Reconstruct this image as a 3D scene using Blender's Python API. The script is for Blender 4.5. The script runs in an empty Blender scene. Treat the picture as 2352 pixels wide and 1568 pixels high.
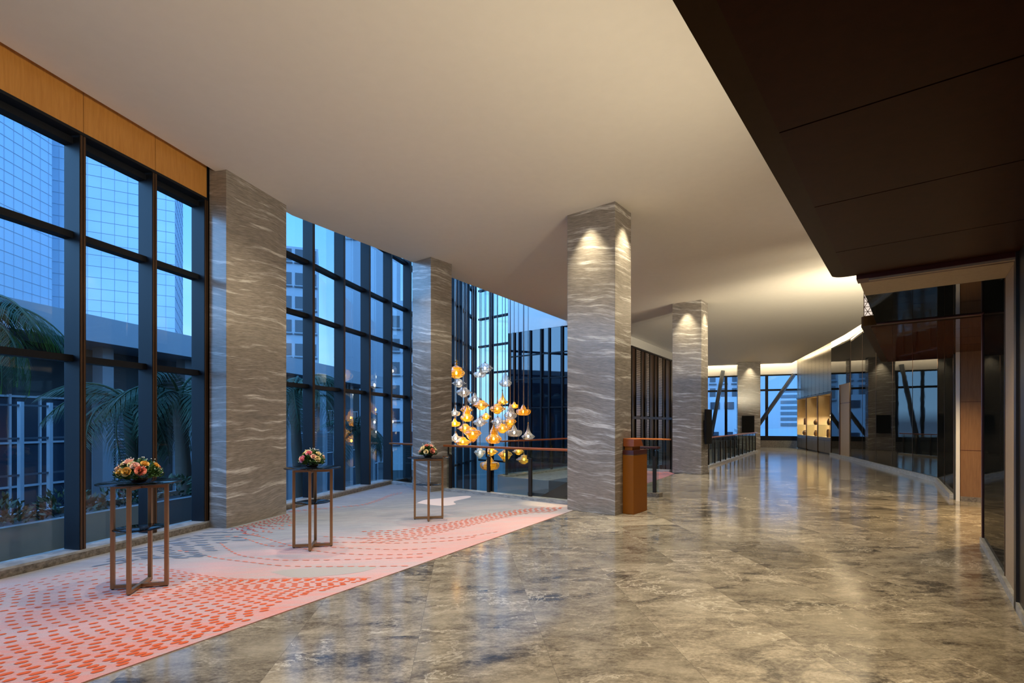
import bpy, bmesh, math, random
from mathutils import Vector, Matrix
random.seed(7)
SC = bpy.context.scene
COL = SC.collection
PI = math.pi
HC = 1.62            # camera height
F = 1176.0           # focal length in pixels of the 2352 px frame (18 mm on 36 mm)
HZ = 971.0           # horizon row
ZC = 5.49            # ceiling height

def V2(x, y): return Vector((x, y))
def fl(px, py, z=0.0):
    """plan position of a measured point of known height"""
    d = F * (HC - z) / (py - HZ)
    return Vector(((px - 1176.0) * d / F, d))

A = math.radians(38.3)
E1 = V2(math.sin(A), math.cos(A))      # along the building grid, away from the camera
E2 = V2(math.cos(A), -math.sin(A))     # across the grid, to the right and nearer

# ------------------------------------------------------------------ materials
class NT:
    def __init__(s, name):
        s.m = bpy.data.materials.new(name); s.m.use_nodes = True
        s.t = s.m.node_tree; s.t.nodes.clear()
        s.out = s.t.nodes.new('ShaderNodeOutputMaterial')
    def n(s, typ, **kw):
        nd = s.t.nodes.new('ShaderNode' + typ)
        for k, v in kw.items():
            if k.startswith('_'): setattr(nd, k[1:], v)
            else: s.set(nd, k, v)
        return nd
    def set(s, nd, k, v):
        sock = nd.inputs[int(k[1:])] if (k[0] == 'i' and k[1:].isdigit()) else nd.inputs[k.replace('__', ' ')]
        if isinstance(v, bpy.types.NodeSocket): s.t.links.new(v, sock)
        elif isinstance(v, bpy.types.Node): s.t.links.new(v.outputs[0], sock)
        else: sock.default_value = v
    def pos(s): return s.n('NewGeometry').outputs['Position']
    def obj(s): return s.n('TexCoord').outputs['Object']
    def mapping(s, vec, scale=(1,1,1), rot=(0,0,0), loc=(0,0,0)):
        return s.n('Mapping', Vector=vec, Scale=scale, Rotation=rot, Location=loc).outputs[0]
    def noise(s, vec, scale, detail=4, rough=.55, dist=0.0):
        return s.n('TexNoise', Vector=vec, Scale=scale, Detail=detail, Roughness=rough, Distortion=dist).outputs[0]
    def ramp(s, fac, stops, interp='LINEAR'):
        nd = s.n('ValToRGB'); cr = nd.color_ramp; cr.interpolation = interp
        while len(cr.elements) < len(stops): cr.elements.new(.5)
        for e, (p, c) in zip(cr.elements, stops):
            e.position = p
            e.color = (c, c, c, 1) if not isinstance(c, (tuple, list)) else tuple(c) + ((1,) if len(c) == 3 else ())
        s.set(nd, 'Fac', fac); return nd.outputs[0]
    def mix(s, fac, a, b, mode='MIX'):
        nd = s.t.nodes.new('ShaderNodeMix'); nd.data_type = 'RGBA'; nd.blend_type = mode
        def c4(c): return c if isinstance(c, (bpy.types.NodeSocket, bpy.types.Node)) else tuple(c) + ((1,) if len(c) == 3 else ())
        s.set(nd, 'i0', fac); s.set(nd, 'i6', c4(a)); s.set(nd, 'i7', c4(b))
        return nd.outputs[2]
    def math(s, op, a, b=0.0, c=0.0):
        nd = s.n('Math', _operation=op); s.set(nd, 'i0', a); s.set(nd, 'i1', b); s.set(nd, 'i2', c)
        return nd.outputs[0]
    def bump(s, h, strength=.2, dist=.01):
        return s.n('Bump', Height=h, Strength=strength, Distance=dist).outputs[0]
    def pbr(s, color, rough=.5, metal=0.0, spec=.5, normal=None, **kw):
        b = s.n('BsdfPrincipled', Roughness=rough, Metallic=metal)
        b.inputs['Specular IOR Level'].default_value = spec
        if isinstance(color, (tuple, list)): color = tuple(color) + ((1,) if len(color) == 3 else ())
        s.set(b, 'Base Color', color)
        if normal is not None: s.set(b, 'Normal', normal)
        for k, v in kw.items(): s.set(b, k, v)
        s.t.links.new(b.outputs[0], s.out.inputs[0]); return s.m
    def surf(s, sh):
        s.t.links.new(sh.outputs[0] if isinstance(sh, bpy.types.Node) else sh, s.out.inputs[0]); return s.m

def srgb(r, g, b):
    f = lambda c: (c/255/12.92) if c/255 <= .04045 else ((c/255+.055)/1.055)**2.4
    return (f(r), f(g), f(b))

M = {}
def plain(name, col, rough=.5, metal=0.0, spec=.5):
    t = NT(name); nz = t.noise(t.pos(), 6, 3)
    c = t.mix(t.math('MULTIPLY', nz, .25), col, tuple(x*.75 for x in col))
    M[name] = t.pbr(c, rough, metal, spec)
def emit(name, col, strength):
    t = NT(name); M[name] = t.surf(t.n('Emission', Color=tuple(col)+(1,), Strength=strength))

plain('ceiling_paint', (.80, .76, .70), .75, spec=.2)
plain('white_paint', (.80, .79, .77), .7, spec=.2)
plain('beige_paint', (.42, .34, .25), .6)
plain('dark_frame', (.008, .010, .015), .45, .0, .22)
plain('bronze_edge', (.10, .055, .03), .35, .6)
plain('dark_post', (.030, .022, .017), .4, .4)
plain('black_screen', (.004, .004, .005), .6, spec=.15)
plain('steel_blue', (.10, .12, .15), .45, .3)
plain('table_bronze', (.34, .205, .10), .36, .55)
plain('rubber', (.01, .01, .01), .7)
plain('leather_amber', (.27, .086, .003), .5, spec=.2)
plain('dark_red_wood', srgb(74, 26, 14), .35)
plain('joint_blue', (.42,.50,.62), .5)
plain('facade_white', (.44, .49, .56), .6)
plain('facade_grey', (.30, .33, .38), .6)
plain('facade_dark', (.025, .028, .032), .5)
plain('slab_grey', (.36, .36, .36), .6)
plain('window_dark', (.03, .045, .07), .15, .0, .8)
plain('blind_grey', (.12, .15, .18), .5)
plain('asphalt', (.05, .05, .05), .6)
plain('planter_stone', (.22, .24, .27), .6)
plain('palm_trunk', (.10, .085, .07), .9)
plain('palm_leaf', (.022, .060, .026), .5)
plain('shrub_leaf', (.02, .055, .022), .6)
plain('leaf_green', (.045, .12, .022), .5)
plain('bowl_black', (.008, .008, .009), .25)
plain('petal_blush', srgb(250, 205, 190), .6)
plain('petal_coral', srgb(240, 152, 134), .6)
plain('petal_yellow', srgb(236, 192, 105), .6)
plain('petal_cream', srgb(248, 232, 190), .6)
plain('petal_pink', srgb(240, 150, 165), .6)
plain('floret_white', (.85, .85, .8), .6)
plain('vase_clay', (.22, .12, .05), .3)
plain('cord_grey', (.25, .25, .26), .35, .6)
plain('cap_brass', (.35, .22, .08), .35, .8)
plain('step_metal', (.16, .16, .17), .35, .8)
emit('bulb_warm', (1, .70, .24), 24)
emit('bulb_white', (1, .86, .66), 14)
emit('led_strip', (1, .78, .46), 4)
emit('lantern_light', (1, .84, .70), .36)
emit('led_niche', (1, .78, .45), 4)

def glass(name, tint, refl=.08, frefl=.7, rough=0.0, bump=0.0):
    t = NT(name)
    tr = t.n('BsdfTransparent', Color=tuple(tint)+(1,))
    gl = t.n('BsdfGlossy', Color=(1,1,1,1), Roughness=rough)
    lw = t.n('LayerWeight', Blend=.15)
    fac = t.math('MULTIPLY_ADD', lw.outputs['Fresnel'], frefl, refl)
    fac = t.math('MINIMUM', fac, .95)
    M[name] = t.surf(t.n('MixShader', i0=fac, i1=tr, i2=gl))
glass('pane_glass', (.86, .95, 1.0), .02, .30)
glass('rail_glass', (.82, .90, .90), .03, .4)
glass('smoke_glass', (.32, .31, .30), .06, .6)

def shade_glass(name, col, trans, mixf):
    t = NT(name)
    tr = t.n('BsdfTransparent', Color=tuple(trans)+(1,))
    tl = t.n('BsdfTranslucent', Color=tuple(col)+(1,))
    df = t.n('BsdfDiffuse', Color=tuple(col)+(1,))
    gl = t.n('BsdfGlossy', Color=(1,1,1,1), Roughness=.05)
    lw = t.n('LayerWeight', Blend=.3)
    a = t.n('MixShader', i0=.25, i1=tl, i2=df)
    b = t.n('MixShader', i0=t.math('MULTIPLY_ADD', lw.outputs['Facing'], .45, mixf), i1=tr, i2=a)
    M[name] = t.surf(t.n('MixShader', i0=t.math('MULTIPLY_ADD', lw.outputs['Fresnel'], .5, .02), i1=b, i2=gl))
shade_glass('amber_glass', (1.0, .56, .03), (1.0, .70, .16), .60)
shade_glass('clear_glass', (.85, .80, .70), (.88, .88, .86), .26)

# stone of the columns: grey brown with near-horizontal pale streaks
def column_stone():
    t = NT('column_stone'); p = t.pos()
    w = t.noise(p, .55, 2)
    w2 = t.noise(p, 2.2, 3)
    z = t.n('SeparateXYZ', i0=p)
    u = t.math('ADD', t.math('MULTIPLY', z.outputs[0], .62), t.math('MULTIPLY', z.outputs[1], .78))
    zz = t.math('ADD', z.outputs[2], t.math('MULTIPLY', w, .42))
    zz = t.math('ADD', zz, t.math('MULTIPLY', w2, .02))
    zz = t.math('ADD', zz, t.math('MULTIPLY', z.outputs[0], .12))
    zz = t.math('SUBTRACT', zz, t.math('MULTIPLY', z.outputs[1], .10))
    vec = t.n('CombineXYZ', i0=t.math('MULTIPLY', z.outputs[0], 1.0), i1=t.math('MULTIPLY', z.outputs[1], 1.0), i2=t.math('MULTIPLY', zz, 17)).outputs[0]
    s1 = t.noise(vec, .8, 6, .60, .15)
    vec2 = t.n('CombineXYZ', i0=t.math('MULTIPLY', z.outputs[0], 6), i1=t.math('MULTIPLY', z.outputs[1], 6), i2=t.math('MULTIPLY', zz, 75)).outputs[0]
    s2 = t.noise(vec2, 1.0, 5, .65)
    base = t.ramp(s2, [(.28, (.155,.135,.120)), (.5, (.255,.228,.205)), (.74, (.36,.33,.30))])
    streak = t.ramp(s1, [(.545, 0.0), (.60, .45), (.655, 1.0)])
    streak = t.math('MULTIPLY', streak, t.ramp(s2, [(.36, .25), (.55, 1.0)]))
    c = t.mix(t.math('MULTIPLY', streak, .9), base, (.68,.665,.65))
    dark = t.ramp(s1, [(.30, 1.0), (.44, 0.0)])
    c = t.mix(t.math('MULTIPLY', dark, .45), c, (.13,.122,.12))
    M['column_stone'] = t.pbr(c, .22, spec=.6)
column_stone()

def floor_stone():
    t = NT('floor_stone'); p = t.pos()
    q = t.mapping(p, rot=(0, 0, math.radians(-5.5)), loc=(.33, .1, 0))
    s = t.n('SeparateXYZ', i0=q)
    iu = t.math('FLOOR', t.math('DIVIDE', s.outputs[0], .93))
    off = t.math('MULTIPLY', t.math('FRACT', t.math('MULTIPLY', iu, .618)), 1.55)
    vv = t.math('DIVIDE', t.math('ADD', s.outputs[1], off), 1.55)
    iv = t.math('FLOOR', vv)
    wn = t.n('TexWhiteNoise', _noise_dimensions='2D', Vector=t.n('CombineXYZ', i0=iu, i1=iv).outputs[0])
    sep = t.n('SeparateColor', i0=wn.outputs['Color'])
    shift = t.n('VectorMath', _operation='SCALE', i0=wn.outputs['Color'], Scale=17.0).outputs[0]
    pv = t.n('VectorMath', _operation='ADD', i0=q, i1=shift).outputs[0]
    pl = t.mapping(pv, scale=(.65, 1.2, 1), rot=(0,0,.2))
    big = t.noise(pl, 1.35, 6, .62, .6)
    fine = t.noise(t.mapping(pv, scale=(.8, 1.3, 1)), 38, 6, .75, .3)
    mid = t.noise(t.mapping(pv, scale=(.6, 1.35, 1), rot=(0,0,.2)), 5.0, 10, .74, .5)
    f = t.math('ADD', t.math('MULTIPLY', mid, .60), t.math('MULTIPLY', fine, .40))
    c = t.ramp(f, [(.35, (.060,.050,.041)), (.44, (.150,.128,.103)), (.51, (.235,.205,.163)), (.62, (.40,.355,.285))])
    light = t.ramp(big, [(.50, 0.0), (.66, .55)])
    c = t.mix(light, c, (.40,.36,.29))
    stain = t.ramp(big, [(.375, 1.0), (.425, 0.0)])
    c = t.mix(t.math('MULTIPLY', stain, t.ramp(f, [(.42, .95), (.56, .35)])), c, (.045,.040,.038))
    vein = t.noise(t.mapping(pv, scale=(.8, 1.2, 1)), 1.7, 10, .66, .5)
    v = t.math('ABSOLUTE', t.math('SUBTRACT', vein, .5))
    vm = t.noise(pv, 1.3, 2)
    c = t.mix(t.math('MULTIPLY', t.ramp(v, [(.0, .75), (.006, .4), (.016, 0.0)]), t.ramp(vm, [(.42, 0.0), (.58, 1.0)])), c, (.62,.57,.48))
    tone = t.math('MULTIPLY_ADD', sep.outputs[0], .45, .74)
    c = t.mix(1.0, c, t.n('CombineColor', i0=tone, i1=tone, i2=tone).outputs[0], 'MULTIPLY')
    fu = t.math('FRACT', t.math('DIVIDE', s.outputs[0], .93)); fv = t.math('FRACT', vv)
    du = t.math('MULTIPLY', t.math('MINIMUM', fu, t.math('SUBTRACT', 1.0, fu)), .93); dv = t.math('MULTIPLY', t.math('MINIMUM', fv, t.math('SUBTRACT', 1.0, fv)), 1.55)
    jn = t.math('LESS_THAN', t.math('MINIMUM', du, dv), .0022)
    c = t.mix(t.math('MULTIPLY', jn, .55), c, (.11,.10,.085))
    M['floor_stone'] = t.pbr(c, t.math('MULTIPLY_ADD', fine, .12, .07), spec=.5)
floor_stone()

def kerb_stone():
    t = NT('kerb_stone'); n = t.noise(t.pos(), 24, 6, .7)
    M['kerb_stone'] = t.pbr(t.ramp(n, [(.35, (.09,.075,.06)), (.65, (.26,.23,.2))]), .35)
    t = NT('sill_stone'); n = t.noise(t.mapping(t.pos(), scale=(1,1,4)), 7, 6, .7)
    M['sill_stone'] = t.pbr(t.ramp(n, [(.35, (.20,.21,.22)), (.65, (.45,.46,.47))]), .3)
kerb_stone()

def wood(name, dark, light, scale=(8, 8, .7), rough=.4, spec=.5, tint=(1,1,1)):
    t = NT(name); n = t.noise(t.mapping(t.pos(), scale=scale), 5, 6, .65, .6)
    M[name] = t.pbr(t.ramp(n, [(.3, dark), (.7, light)]), rough, spec=spec, Specular__Tint=tuple(tint)+(1,))
wood('oak_panel', (.44, .19, .040), (.56, .27, .065), (7, 7, .5))
wood('rail_wood', (.24, .060, .010), (.34, .090, .018), (2, 2, 20), .3)
wood('rail_wood_lit', (.60, .17, .015), (.70, .22, .025), (2, 2, 20), .35)  # rail wood with the orange of the spotlight put into its colour
wood('canopy_wood', (.020, .0045, .0012), (.032, .0075, .002), (3, 3, 3), .36, .07, (1,.35,.10))
wood('canopy_lip', (.026, .013, .003), (.034, .017, .005), (3, 3, 3), .36, .07, (1,.35,.10))
wood('portal_oak', (.20, .10, .045), (.28, .145, .065), (9, 9, .6), .4)
wood('niche_oak', (.48, .36, .20), (.56, .43, .25), (6, 6, .6), .5)
wood('cabinet_grey', (.10, .085, .07), (.14, .12, .10), (9, 9, .5), .4)
wood('lining_beige', (.34, .25, .16), (.40, .30, .20), (5, 5, 9), .5)
wood('brown_panel', (.065, .034, .017), (.09, .048, .025), (9, 9, .5), .4)

def black_glass(name, col, refl, frefl, wob=.0):
    t = NT(name); n = t.noise(t.pos(), 1.6, 2)
    nrm = t.bump(n, .25, wob) if wob else None
    d = t.n('BsdfDiffuse', Color=tuple(col)+(1,))
    g = t.n('BsdfGlossy', Color=(1,1,1,1), Roughness=.02)
    lw = t.n('LayerWeight', Blend=.5)
    if nrm is not None:
        t.set(g, 'Normal', nrm)
    fac = t.math('MULTIPLY_ADD', lw.outputs['Fresnel'], frefl, refl)
    M[name] = t.surf(t.n('MixShader', i0=fac, i1=d, i2=g))
black_glass('black_glass', (.006, .007, .007), .15, .12, .002)
black_glass('atrium_glass', (.006, .010, .018), .07, .16)
black_glass('canopy_gloss', (.075, .026, .011), .22, .30, .004)

def tower_glass():
    t = NT('tower_glass'); g = t.n('BsdfGlossy', Color=(.80,.87,.92,1), Roughness=.35)
    d = t.n('BsdfDiffuse', Color=(.47,.62,.78,1))
    n = t.noise(t.mapping(t.pos(), scale=(.05,.05,.12)), 1.2, 3)
    M['tower_glass'] = t.surf(t.n('MixShader', i0=t.math('MULTIPLY_ADD', n, .5, .05), i1=d, i2=g))
tower_glass()

def mesh_metal():
    t = NT('mesh_metal')
    M['mesh_metal'] = t.pbr((.42,.37,.30), .32, .75)
    t = NT('strip_metal')
    M['strip_metal'] = t.pbr((.50,.44,.40), .3, .8)
mesh_metal()

def carpet_mats():
    t = NT('carpet_ground'); p = t.pos()
    q = t.mapping(p, rot=(0, 0, -math.radians(12)))
    s = t.n('SeparateXYZ', i0=p)
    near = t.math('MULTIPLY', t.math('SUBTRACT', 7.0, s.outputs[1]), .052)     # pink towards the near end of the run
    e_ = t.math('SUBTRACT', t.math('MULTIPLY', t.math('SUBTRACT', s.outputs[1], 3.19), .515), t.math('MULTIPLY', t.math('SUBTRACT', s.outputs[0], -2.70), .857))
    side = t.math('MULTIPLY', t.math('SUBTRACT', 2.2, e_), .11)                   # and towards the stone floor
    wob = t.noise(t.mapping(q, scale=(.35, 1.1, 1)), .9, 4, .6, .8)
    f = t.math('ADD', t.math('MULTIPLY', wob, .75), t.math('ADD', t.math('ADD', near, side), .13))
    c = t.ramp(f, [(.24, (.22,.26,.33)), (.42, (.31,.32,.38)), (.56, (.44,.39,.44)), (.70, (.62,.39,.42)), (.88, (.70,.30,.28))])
    st = t.noise(t.mapping(q, scale=(1.0, 9, 1)), 2.2, 5, .65, .6)
    c = t.mix(t.ramp(st, [(.45, 0.0), (.62, .5)]), c, (.42,.46,.52))
    c = t.mix(t.ramp(st, [(.28, .45), (.42, 0.0)]), c, (.62,.50,.52))
    fz = t.noise(p, 160, 3, .7)
    c = t.mix(t.ramp(fz, [(.3, .35), (.6, 0.0)]), c, (.22,.2,.2))
    M['carpet_ground'] = t.pbr(c, .95, spec=.1)
    for nm, a, b in (('carpet_orange', (.72,.13,.045), (.60,.11,.05)), ('carpet_salmon', (.66,.23,.17), (.58,.22,.19)),
                     ('carpet_red', (.55,.07,.06), (.40,.06,.07)), ('carpet_blue', (.13,.19,.30), (.22,.26,.35)),
                     ('carpet_white', (.72,.64,.66), (.66,.58,.62)), ('carpet_grey', (.36,.35,.37), (.44,.42,.44))):
        t = NT(nm); n = t.noise(t.pos(), 90, 3, .7)
        M[nm] = t.pbr(t.mix(n, a, b), .95, spec=.1)
    t = NT('carpet_stripe'); q = t.mapping(t.pos(), rot=(0, 0, -A), scale=(1, 1, 1))
    n = t.noise(t.mapping(q, scale=(9, 1.6, 1)), 1.6, 4, .6, .5)
    M['carpet_stripe'] = t.pbr(t.ramp(n, [(.38, (.09,.09,.15)), (.47, (.20,.15,.23)), (.55, (.40,.12,.09)), (.63, (.18,.14,.22))]), .95, spec=.1)
carpet_mats()

# ------------------------------------------------------------------ mesh helpers
class MB:
    def __init__(s): s.v = []; s.f = []; s.mi = []; s.sm = []
    def add(s, vs, fs, mi=0, smooth=False):
        o = len(s.v); s.v += [tuple(v) for v in vs]
        for f in fs: s.f.append(tuple(i + o for i in f)); s.mi.append(mi); s.sm.append(smooth)
        return s
    def prism(s, poly, z0, z1, mi=0):
        n = len(poly); P = [(p[0], p[1]) for p in poly]
        a = sum(P[i][0]*P[(i+1) % n][1] - P[(i+1) % n][0]*P[i][1] for i in range(n))
        if a < 0: P.reverse()
        vs = [(x, y, z0) for x, y in P] + [(x, y, z1) for x, y in P]
        fs = [tuple(range(n-1, -1, -1)), tuple(range(n, 2*n))] + [(i, (i+1) % n, n+(i+1) % n, n+i) for i in range(n)]
        return s.add(vs, fs, mi)
    def box(s, c, d, mi=0, rz=0.0):
        ca, sa = math.cos(rz), math.sin(rz); hx, hy, hz = d[0]/2, d[1]/2, d[2]/2
        P = [(c[0]+x*ca-y*sa, c[1]+x*sa+y*ca) for x, y in ((-hx,-hy),(hx,-hy),(hx,hy),(-hx,hy))]
        return s.prism(P, c[2]-hz, c[2]+hz, mi)
    def wall(s, a, b, o0, o1, z0, z1, mi=0):
        """slab along a->b between left-hand offsets o0 and o1"""
        a = Vector(a[:2]); b = Vector(b[:2]); d = (b-a).normalized(); n = V2(-d.y, d.x)
        return s.prism([a+n*o0, b+n*o0, b+n*o1, a+n*o1], z0, z1, mi)
    def bar(s, p0, p1, w, h, mi=0):
        """square bar between two 3D points"""
        p0 = Vector(p0); p1 = Vector(p1); d = (p1-p0).normalized()
        up = Vector((0,0,1)) if abs(d.z) < .95 else Vector((0,1,0))
        x = d.cross(up).normalized(); y = x.cross(d).normalized()
        vs = []
        for p in (p0, p1):
            for sx, sy in ((-1,-1),(1,-1),(1,1),(-1,1)): vs.append(p + x*sx*w/2 + y*sy*h/2)
        return s.add(vs, [(3,2,1,0),(4,5,6,7),(0,1,5,4),(1,2,6,5),(2,3,7,6),(3,0,4,7)], mi)
    def tube(s, pts, rs, n=8, mi=0, smooth=True, cap=True):
        pts = [Vector(p) for p in pts]
        if not isinstance(rs, (list, tuple)): rs = [rs]*len(pts)
        vs = []
        for i, p in enumerate(pts):
            d = (pts[min(i+1, len(pts)-1)] - pts[max(i-1, 0)]).normalized()
            up = Vector((0,0,1)) if abs(d.z) < .9 else Vector((1,0,0))
            x = d.cross(up).normalized(); y = x.cross(d).normalized()
            for k in range(n):
                a = 2*PI*k/n; vs.append(p + (x*math.cos(a) + y*math.sin(a))*rs[i])
        fs = [(i*n+k, i*n+(k+1) % n, (i+1)*n+(k+1) % n, (i+1)*n+k) for i in range(len(pts)-1) for k in range(n)]
        if cap: fs += [tuple(range(n-1,-1,-1)), tuple(range((len(pts)-1)*n, len(pts)*n))]
        return s.add(vs, fs, mi, smooth)
    def lathe(s, prof, c=(0,0,0), n=24, mi=0, smooth=True):
        vs = [(c[0]+r*math.cos(2*PI*k/n), c[1]+r*math.sin(2*PI*k/n), c[2]+z) for r, z in prof for k in range(n)]
        fs = [(i*n+k, i*n+(k+1) % n, (i+1)*n+(k+1) % n, (i+1)*n+k) for i in range(len(prof)-1) for k in range(n)]
        return s.add(vs, fs, mi, smooth)
    def quad(s, a, b, c, d, mi=0, smooth=False): return s.add([a,b,c,d], [(0,1,2,3)], mi, smooth)
    def build(s, name, mats, parent=None, world=True, bevel=0.0):
        me = bpy.data.meshes.new(name)
        vs = s.v
        if parent is not None and world:
            off = Vector(); q = parent
            while q is not None: off += q.location; q = q.parent
            vs = [(v[0]-off.x, v[1]-off.y, v[2]-off.z) for v in vs]
        me.from_pydata([tuple(v) for v in vs], [], s.f)
        if not isinstance(mats, (list, tuple)): mats = [mats]
        for m in mats: me.materials.append(M[m])
        me.polygons.foreach_set('material_index', s.mi); me.polygons.foreach_set('use_smooth', s.sm)
        me.validate(); me.update()
        o = bpy.data.objects.new(name, me); COL.objects.link(o)
        if parent is not None: o.parent = parent
        if bevel:
            b = o.modifiers.new('bevel', 'BEVEL'); b.width = bevel; b.segments = 2; b.limit_method = 'ANGLE'
        return o

def thing(name, label, cat, loc=(0,0,0), rz=0.0, group=None):
    o = bpy.data.objects.new(name, None); COL.objects.link(o); o.location = loc; o.rotation_euler = (0,0,rz)
    o.empty_display_size = .1
    return tag(o, label, cat, group)
def tag(o, label, cat, group=None, kind=None):
    o['label'] = label; o['category'] = cat
    if group: o['group'] = group
    if kind: o['kind'] = kind
    return o
def struct(o): o['kind'] = 'structure'; return o
def sempty(name, loc=(0,0,0)):
    o = bpy.data.objects.new(name, None); COL.objects.link(o); o.location = loc; o['kind'] = 'structure'; o.empty_display_size = .1; return o
def dup(root, loc, rz=0.0):
    r = root.copy(); COL.objects.link(r); r.location = loc; r.rotation_euler = (0,0,rz)
    for ch in list(root.children):
        c = ch.copy(); COL.objects.link(c); c.parent = r
        for g in list(ch.children):
            d = g.copy(); COL.objects.link(d); d.parent = c
    return r

# ------------------------------------------------------------------ plan
C1N = V2(-4.361, 7.82); D1 = V2(.258, .966); P1 = V2(-.966, .258)
C2N = V2(1.80, 8.94); C3N = V2(-1.893, 11.945); C4N = V2(5.94, 16.06)
EDGE0 = V2(-2.70, 3.19); EDGED = V2(.515, .857)            # line between carpet and stone
def edge_at(y): return EDGE0 + EDGED*((y-EDGE0.y)/EDGED.y)
CE0 = V2(-4.16, 9.62); CED = V2(.536, .845)                # free edge of the ceiling over the atrium
def ceil_at(y): return CE0 + CED*((y-CE0.y)/CED.y)
WALLQ = V2(5.03, 5.23)                                     # a point on the right wall line (runs along E1)
CANQ = V2(3.30, 5.26)                                      # far left corner of the near canopy
K = V2(-1.55, 22.4)                                        # far corner of the atrium glazing
DW0 = V2(-.14, 21.1); DW1 = DW0 + E2*4.3                   # dark glazed wall of the atrium

# inner faces of the window mullions
MUL = [V2(-5.34-.2165*k, 5.17-.905*k) for k in range(8, 0, -1)] + [V2(-5.34,5.17), V2(-5.12,6.107), V2(-4.90,7.02), V2(-4.70,7.87),
       V2(-4.37,9.10), V2(-4.0,10.33), V2(-3.75,11.46), V2(-3.48,12.54), V2(-3.2,13.62), V2(-2.9,14.7), V2(-2.71,15.78),
       V2(-2.52,16.87), V2(-2.33,17.95), V2(-2.14,19.0), V2(-1.95,20.1), V2(-1.76,21.2), K]
NM0 = 8                       # index of the mullion just left of the frame

def leftn(a, b):
    d = (b-a).normalized(); return V2(-d.y, d.x)

# ------------------------------------------------------------------ curtain wall
def bay(n, a, b, z0, z1, trs, fin_end=True, atr=False):
    w = sempty('window_%d' % n, (a.x, a.y, 0))
    d = (b-a).normalized(); nn = leftn(a, b)
    if fin_end:
        m = MB(); m.prism([b-d*.037, b+d*.037, b+d*.037+nn*.235, b-d*.037+nn*.235], z0, z1)
        mu = m.build('mullion', 'dark_frame', w)
        e = MB(); e.prism([b-d*.030-nn*.006, b-d*.006-nn*.006, b-d*.006, b-d*.030], z0, z1)
        e.prism([b+d*.006-nn*.006, b+d*.030-nn*.006, b+d*.030, b+d*.006], z0, z1)
        e.build('edge_strip', 'bronze_edge', mu)
    zs = [z0] + list(trs) + [z1]
    for z in trs:
        t = MB(); t.wall(a, b, .10, .24, z-.04, z+.04); t.build('transom', 'dark_frame', w)
    for q in range(len(zs)-1):
        g = MB(); g.wall(a, b, .21, .216, zs[q]+(.04 if q else 0), zs[q+1]-.04); g.build('pane', 'pane_glass', w)
    return w

nwin = 1
for i in range(len(MUL)-1):
    a, b = MUL[i], MUL[i+1]
    if i < NM0+3:                       # bays under the oak header
        bay(nwin, a, b, .115, 5.04, (2.39, 3.86, 4.98)); nwin += 1
    elif b.y < 13.7:
        bay(nwin, a, b, .10, 8.6, (2.36, 3.78, 4.86, 6.2, 7.4)); nwin += 1
    else:
        bay(nwin, a, b, -4.5, 8.6, (-2.9, -1.4, .0, 2.36, 3.78, 4.86, 6.2, 7.4)); nwin += 1
# short return of glazing at the atrium corner, then the dark glazed wall
fw_d = (DW0-K).normalized()
q1 = K + fw_d*.80
for a, b in ((K, q1), (q1, DW0)):
    bay(nwin, a, b, -4.5, 8.6, (-2.9, -1.4, .0, 2.36, 3.78, 4.95, 6.15, 7.4), fin_end=True); nwin += 1

# sill kerb of the near windows
for n_, (i0, i1) in enumerate(((NM0-8, NM0+3), (NM0+3, NM0+8))):
    for i in range(i0, i1): pass
def poly_off(pts, o):
    out = []
    for i, p in enumerate(pts):
        a = pts[max(i-1, 0)]; b = pts[min(i+1, len(pts)-1)]
        out.append(p + leftn(a, b)*o)
    return out
run = MUL[0:NM0+9]
run = [p for p in run]; run[-1] = run[-1]
k_in = poly_off(run, -.02); k_out = poly_off(run, .30)
s = MB()
for i in range(len(run)-1):
    s.prism([k_in[i], k_in[i+1], k_out[i+1], k_out[i]], .0, .085, 0)
    s.prism([k_in[i]+leftn(run[i], run[i+1])*.0, k_in[i+1], k_out[i+1], k_out[i]], .085, .112, 1)
struct(s.build('trim_1', ['kerb_stone', 'sill_stone']))

m = MB(); m.wall(MUL[NM0+3], MUL[NM0+3].lerp(MUL[NM0+4], .6), .02, .23, .11, 5.96); struct(m.build('trim_29', 'dark_frame'))
# oak header panels above the near windows
joints = [MUL[0]] + [MUL[i] for i in range(4, NM0+4)]
for i in range(len(joints)-1):
    a, b = joints[i], joints[i+1]
    d = (b-a).normalized()
    m = MB(); m.wall(a+d*.004, b-d*.004, -.012, .09, 5.075, 5.96)
    struct(m.build('trim_%d' % (i+2), 'oak_panel'))
m = MB()
for i in range(NM0+3): m.wall(MUL[i], MUL[i+1], -.016, .24, 5.04, 5.075)
struct(m.build('trim_20', 'dark_frame'))

# ------------------------------------------------------------------ ceiling
def wall_line(y):   # right wall inner line (near part)
    return WALLQ + E1*((y-WALLQ.y)/E1.y)
RW = [wall_line(-2.75), WALLQ, V2(6.24,6.83), V2(9.18,10.62), V2(11.68,14.0), V2(15.0,22.55), V2(16.05,25.75), V2(18.35,33.2)]
FWL = V2(9.6, 36.55); FWR = V2(18.75, 33.35)       # far window line
FWD = (FWR-FWL).normalized()
FWN = leftn(FWL, FWR)
left_gap = poly_off(MUL[0:NM0+4], -.13)
ce_end = V2(2.25, 19.72)
poly = [V2(-7.3,-2.75)] + left_gap + [V2(-4.10, 9.55), ceil_at(14), ceil_at(19.4), DW1, V2(5.45,23.25), V2(8.8,28.4)]
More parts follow.
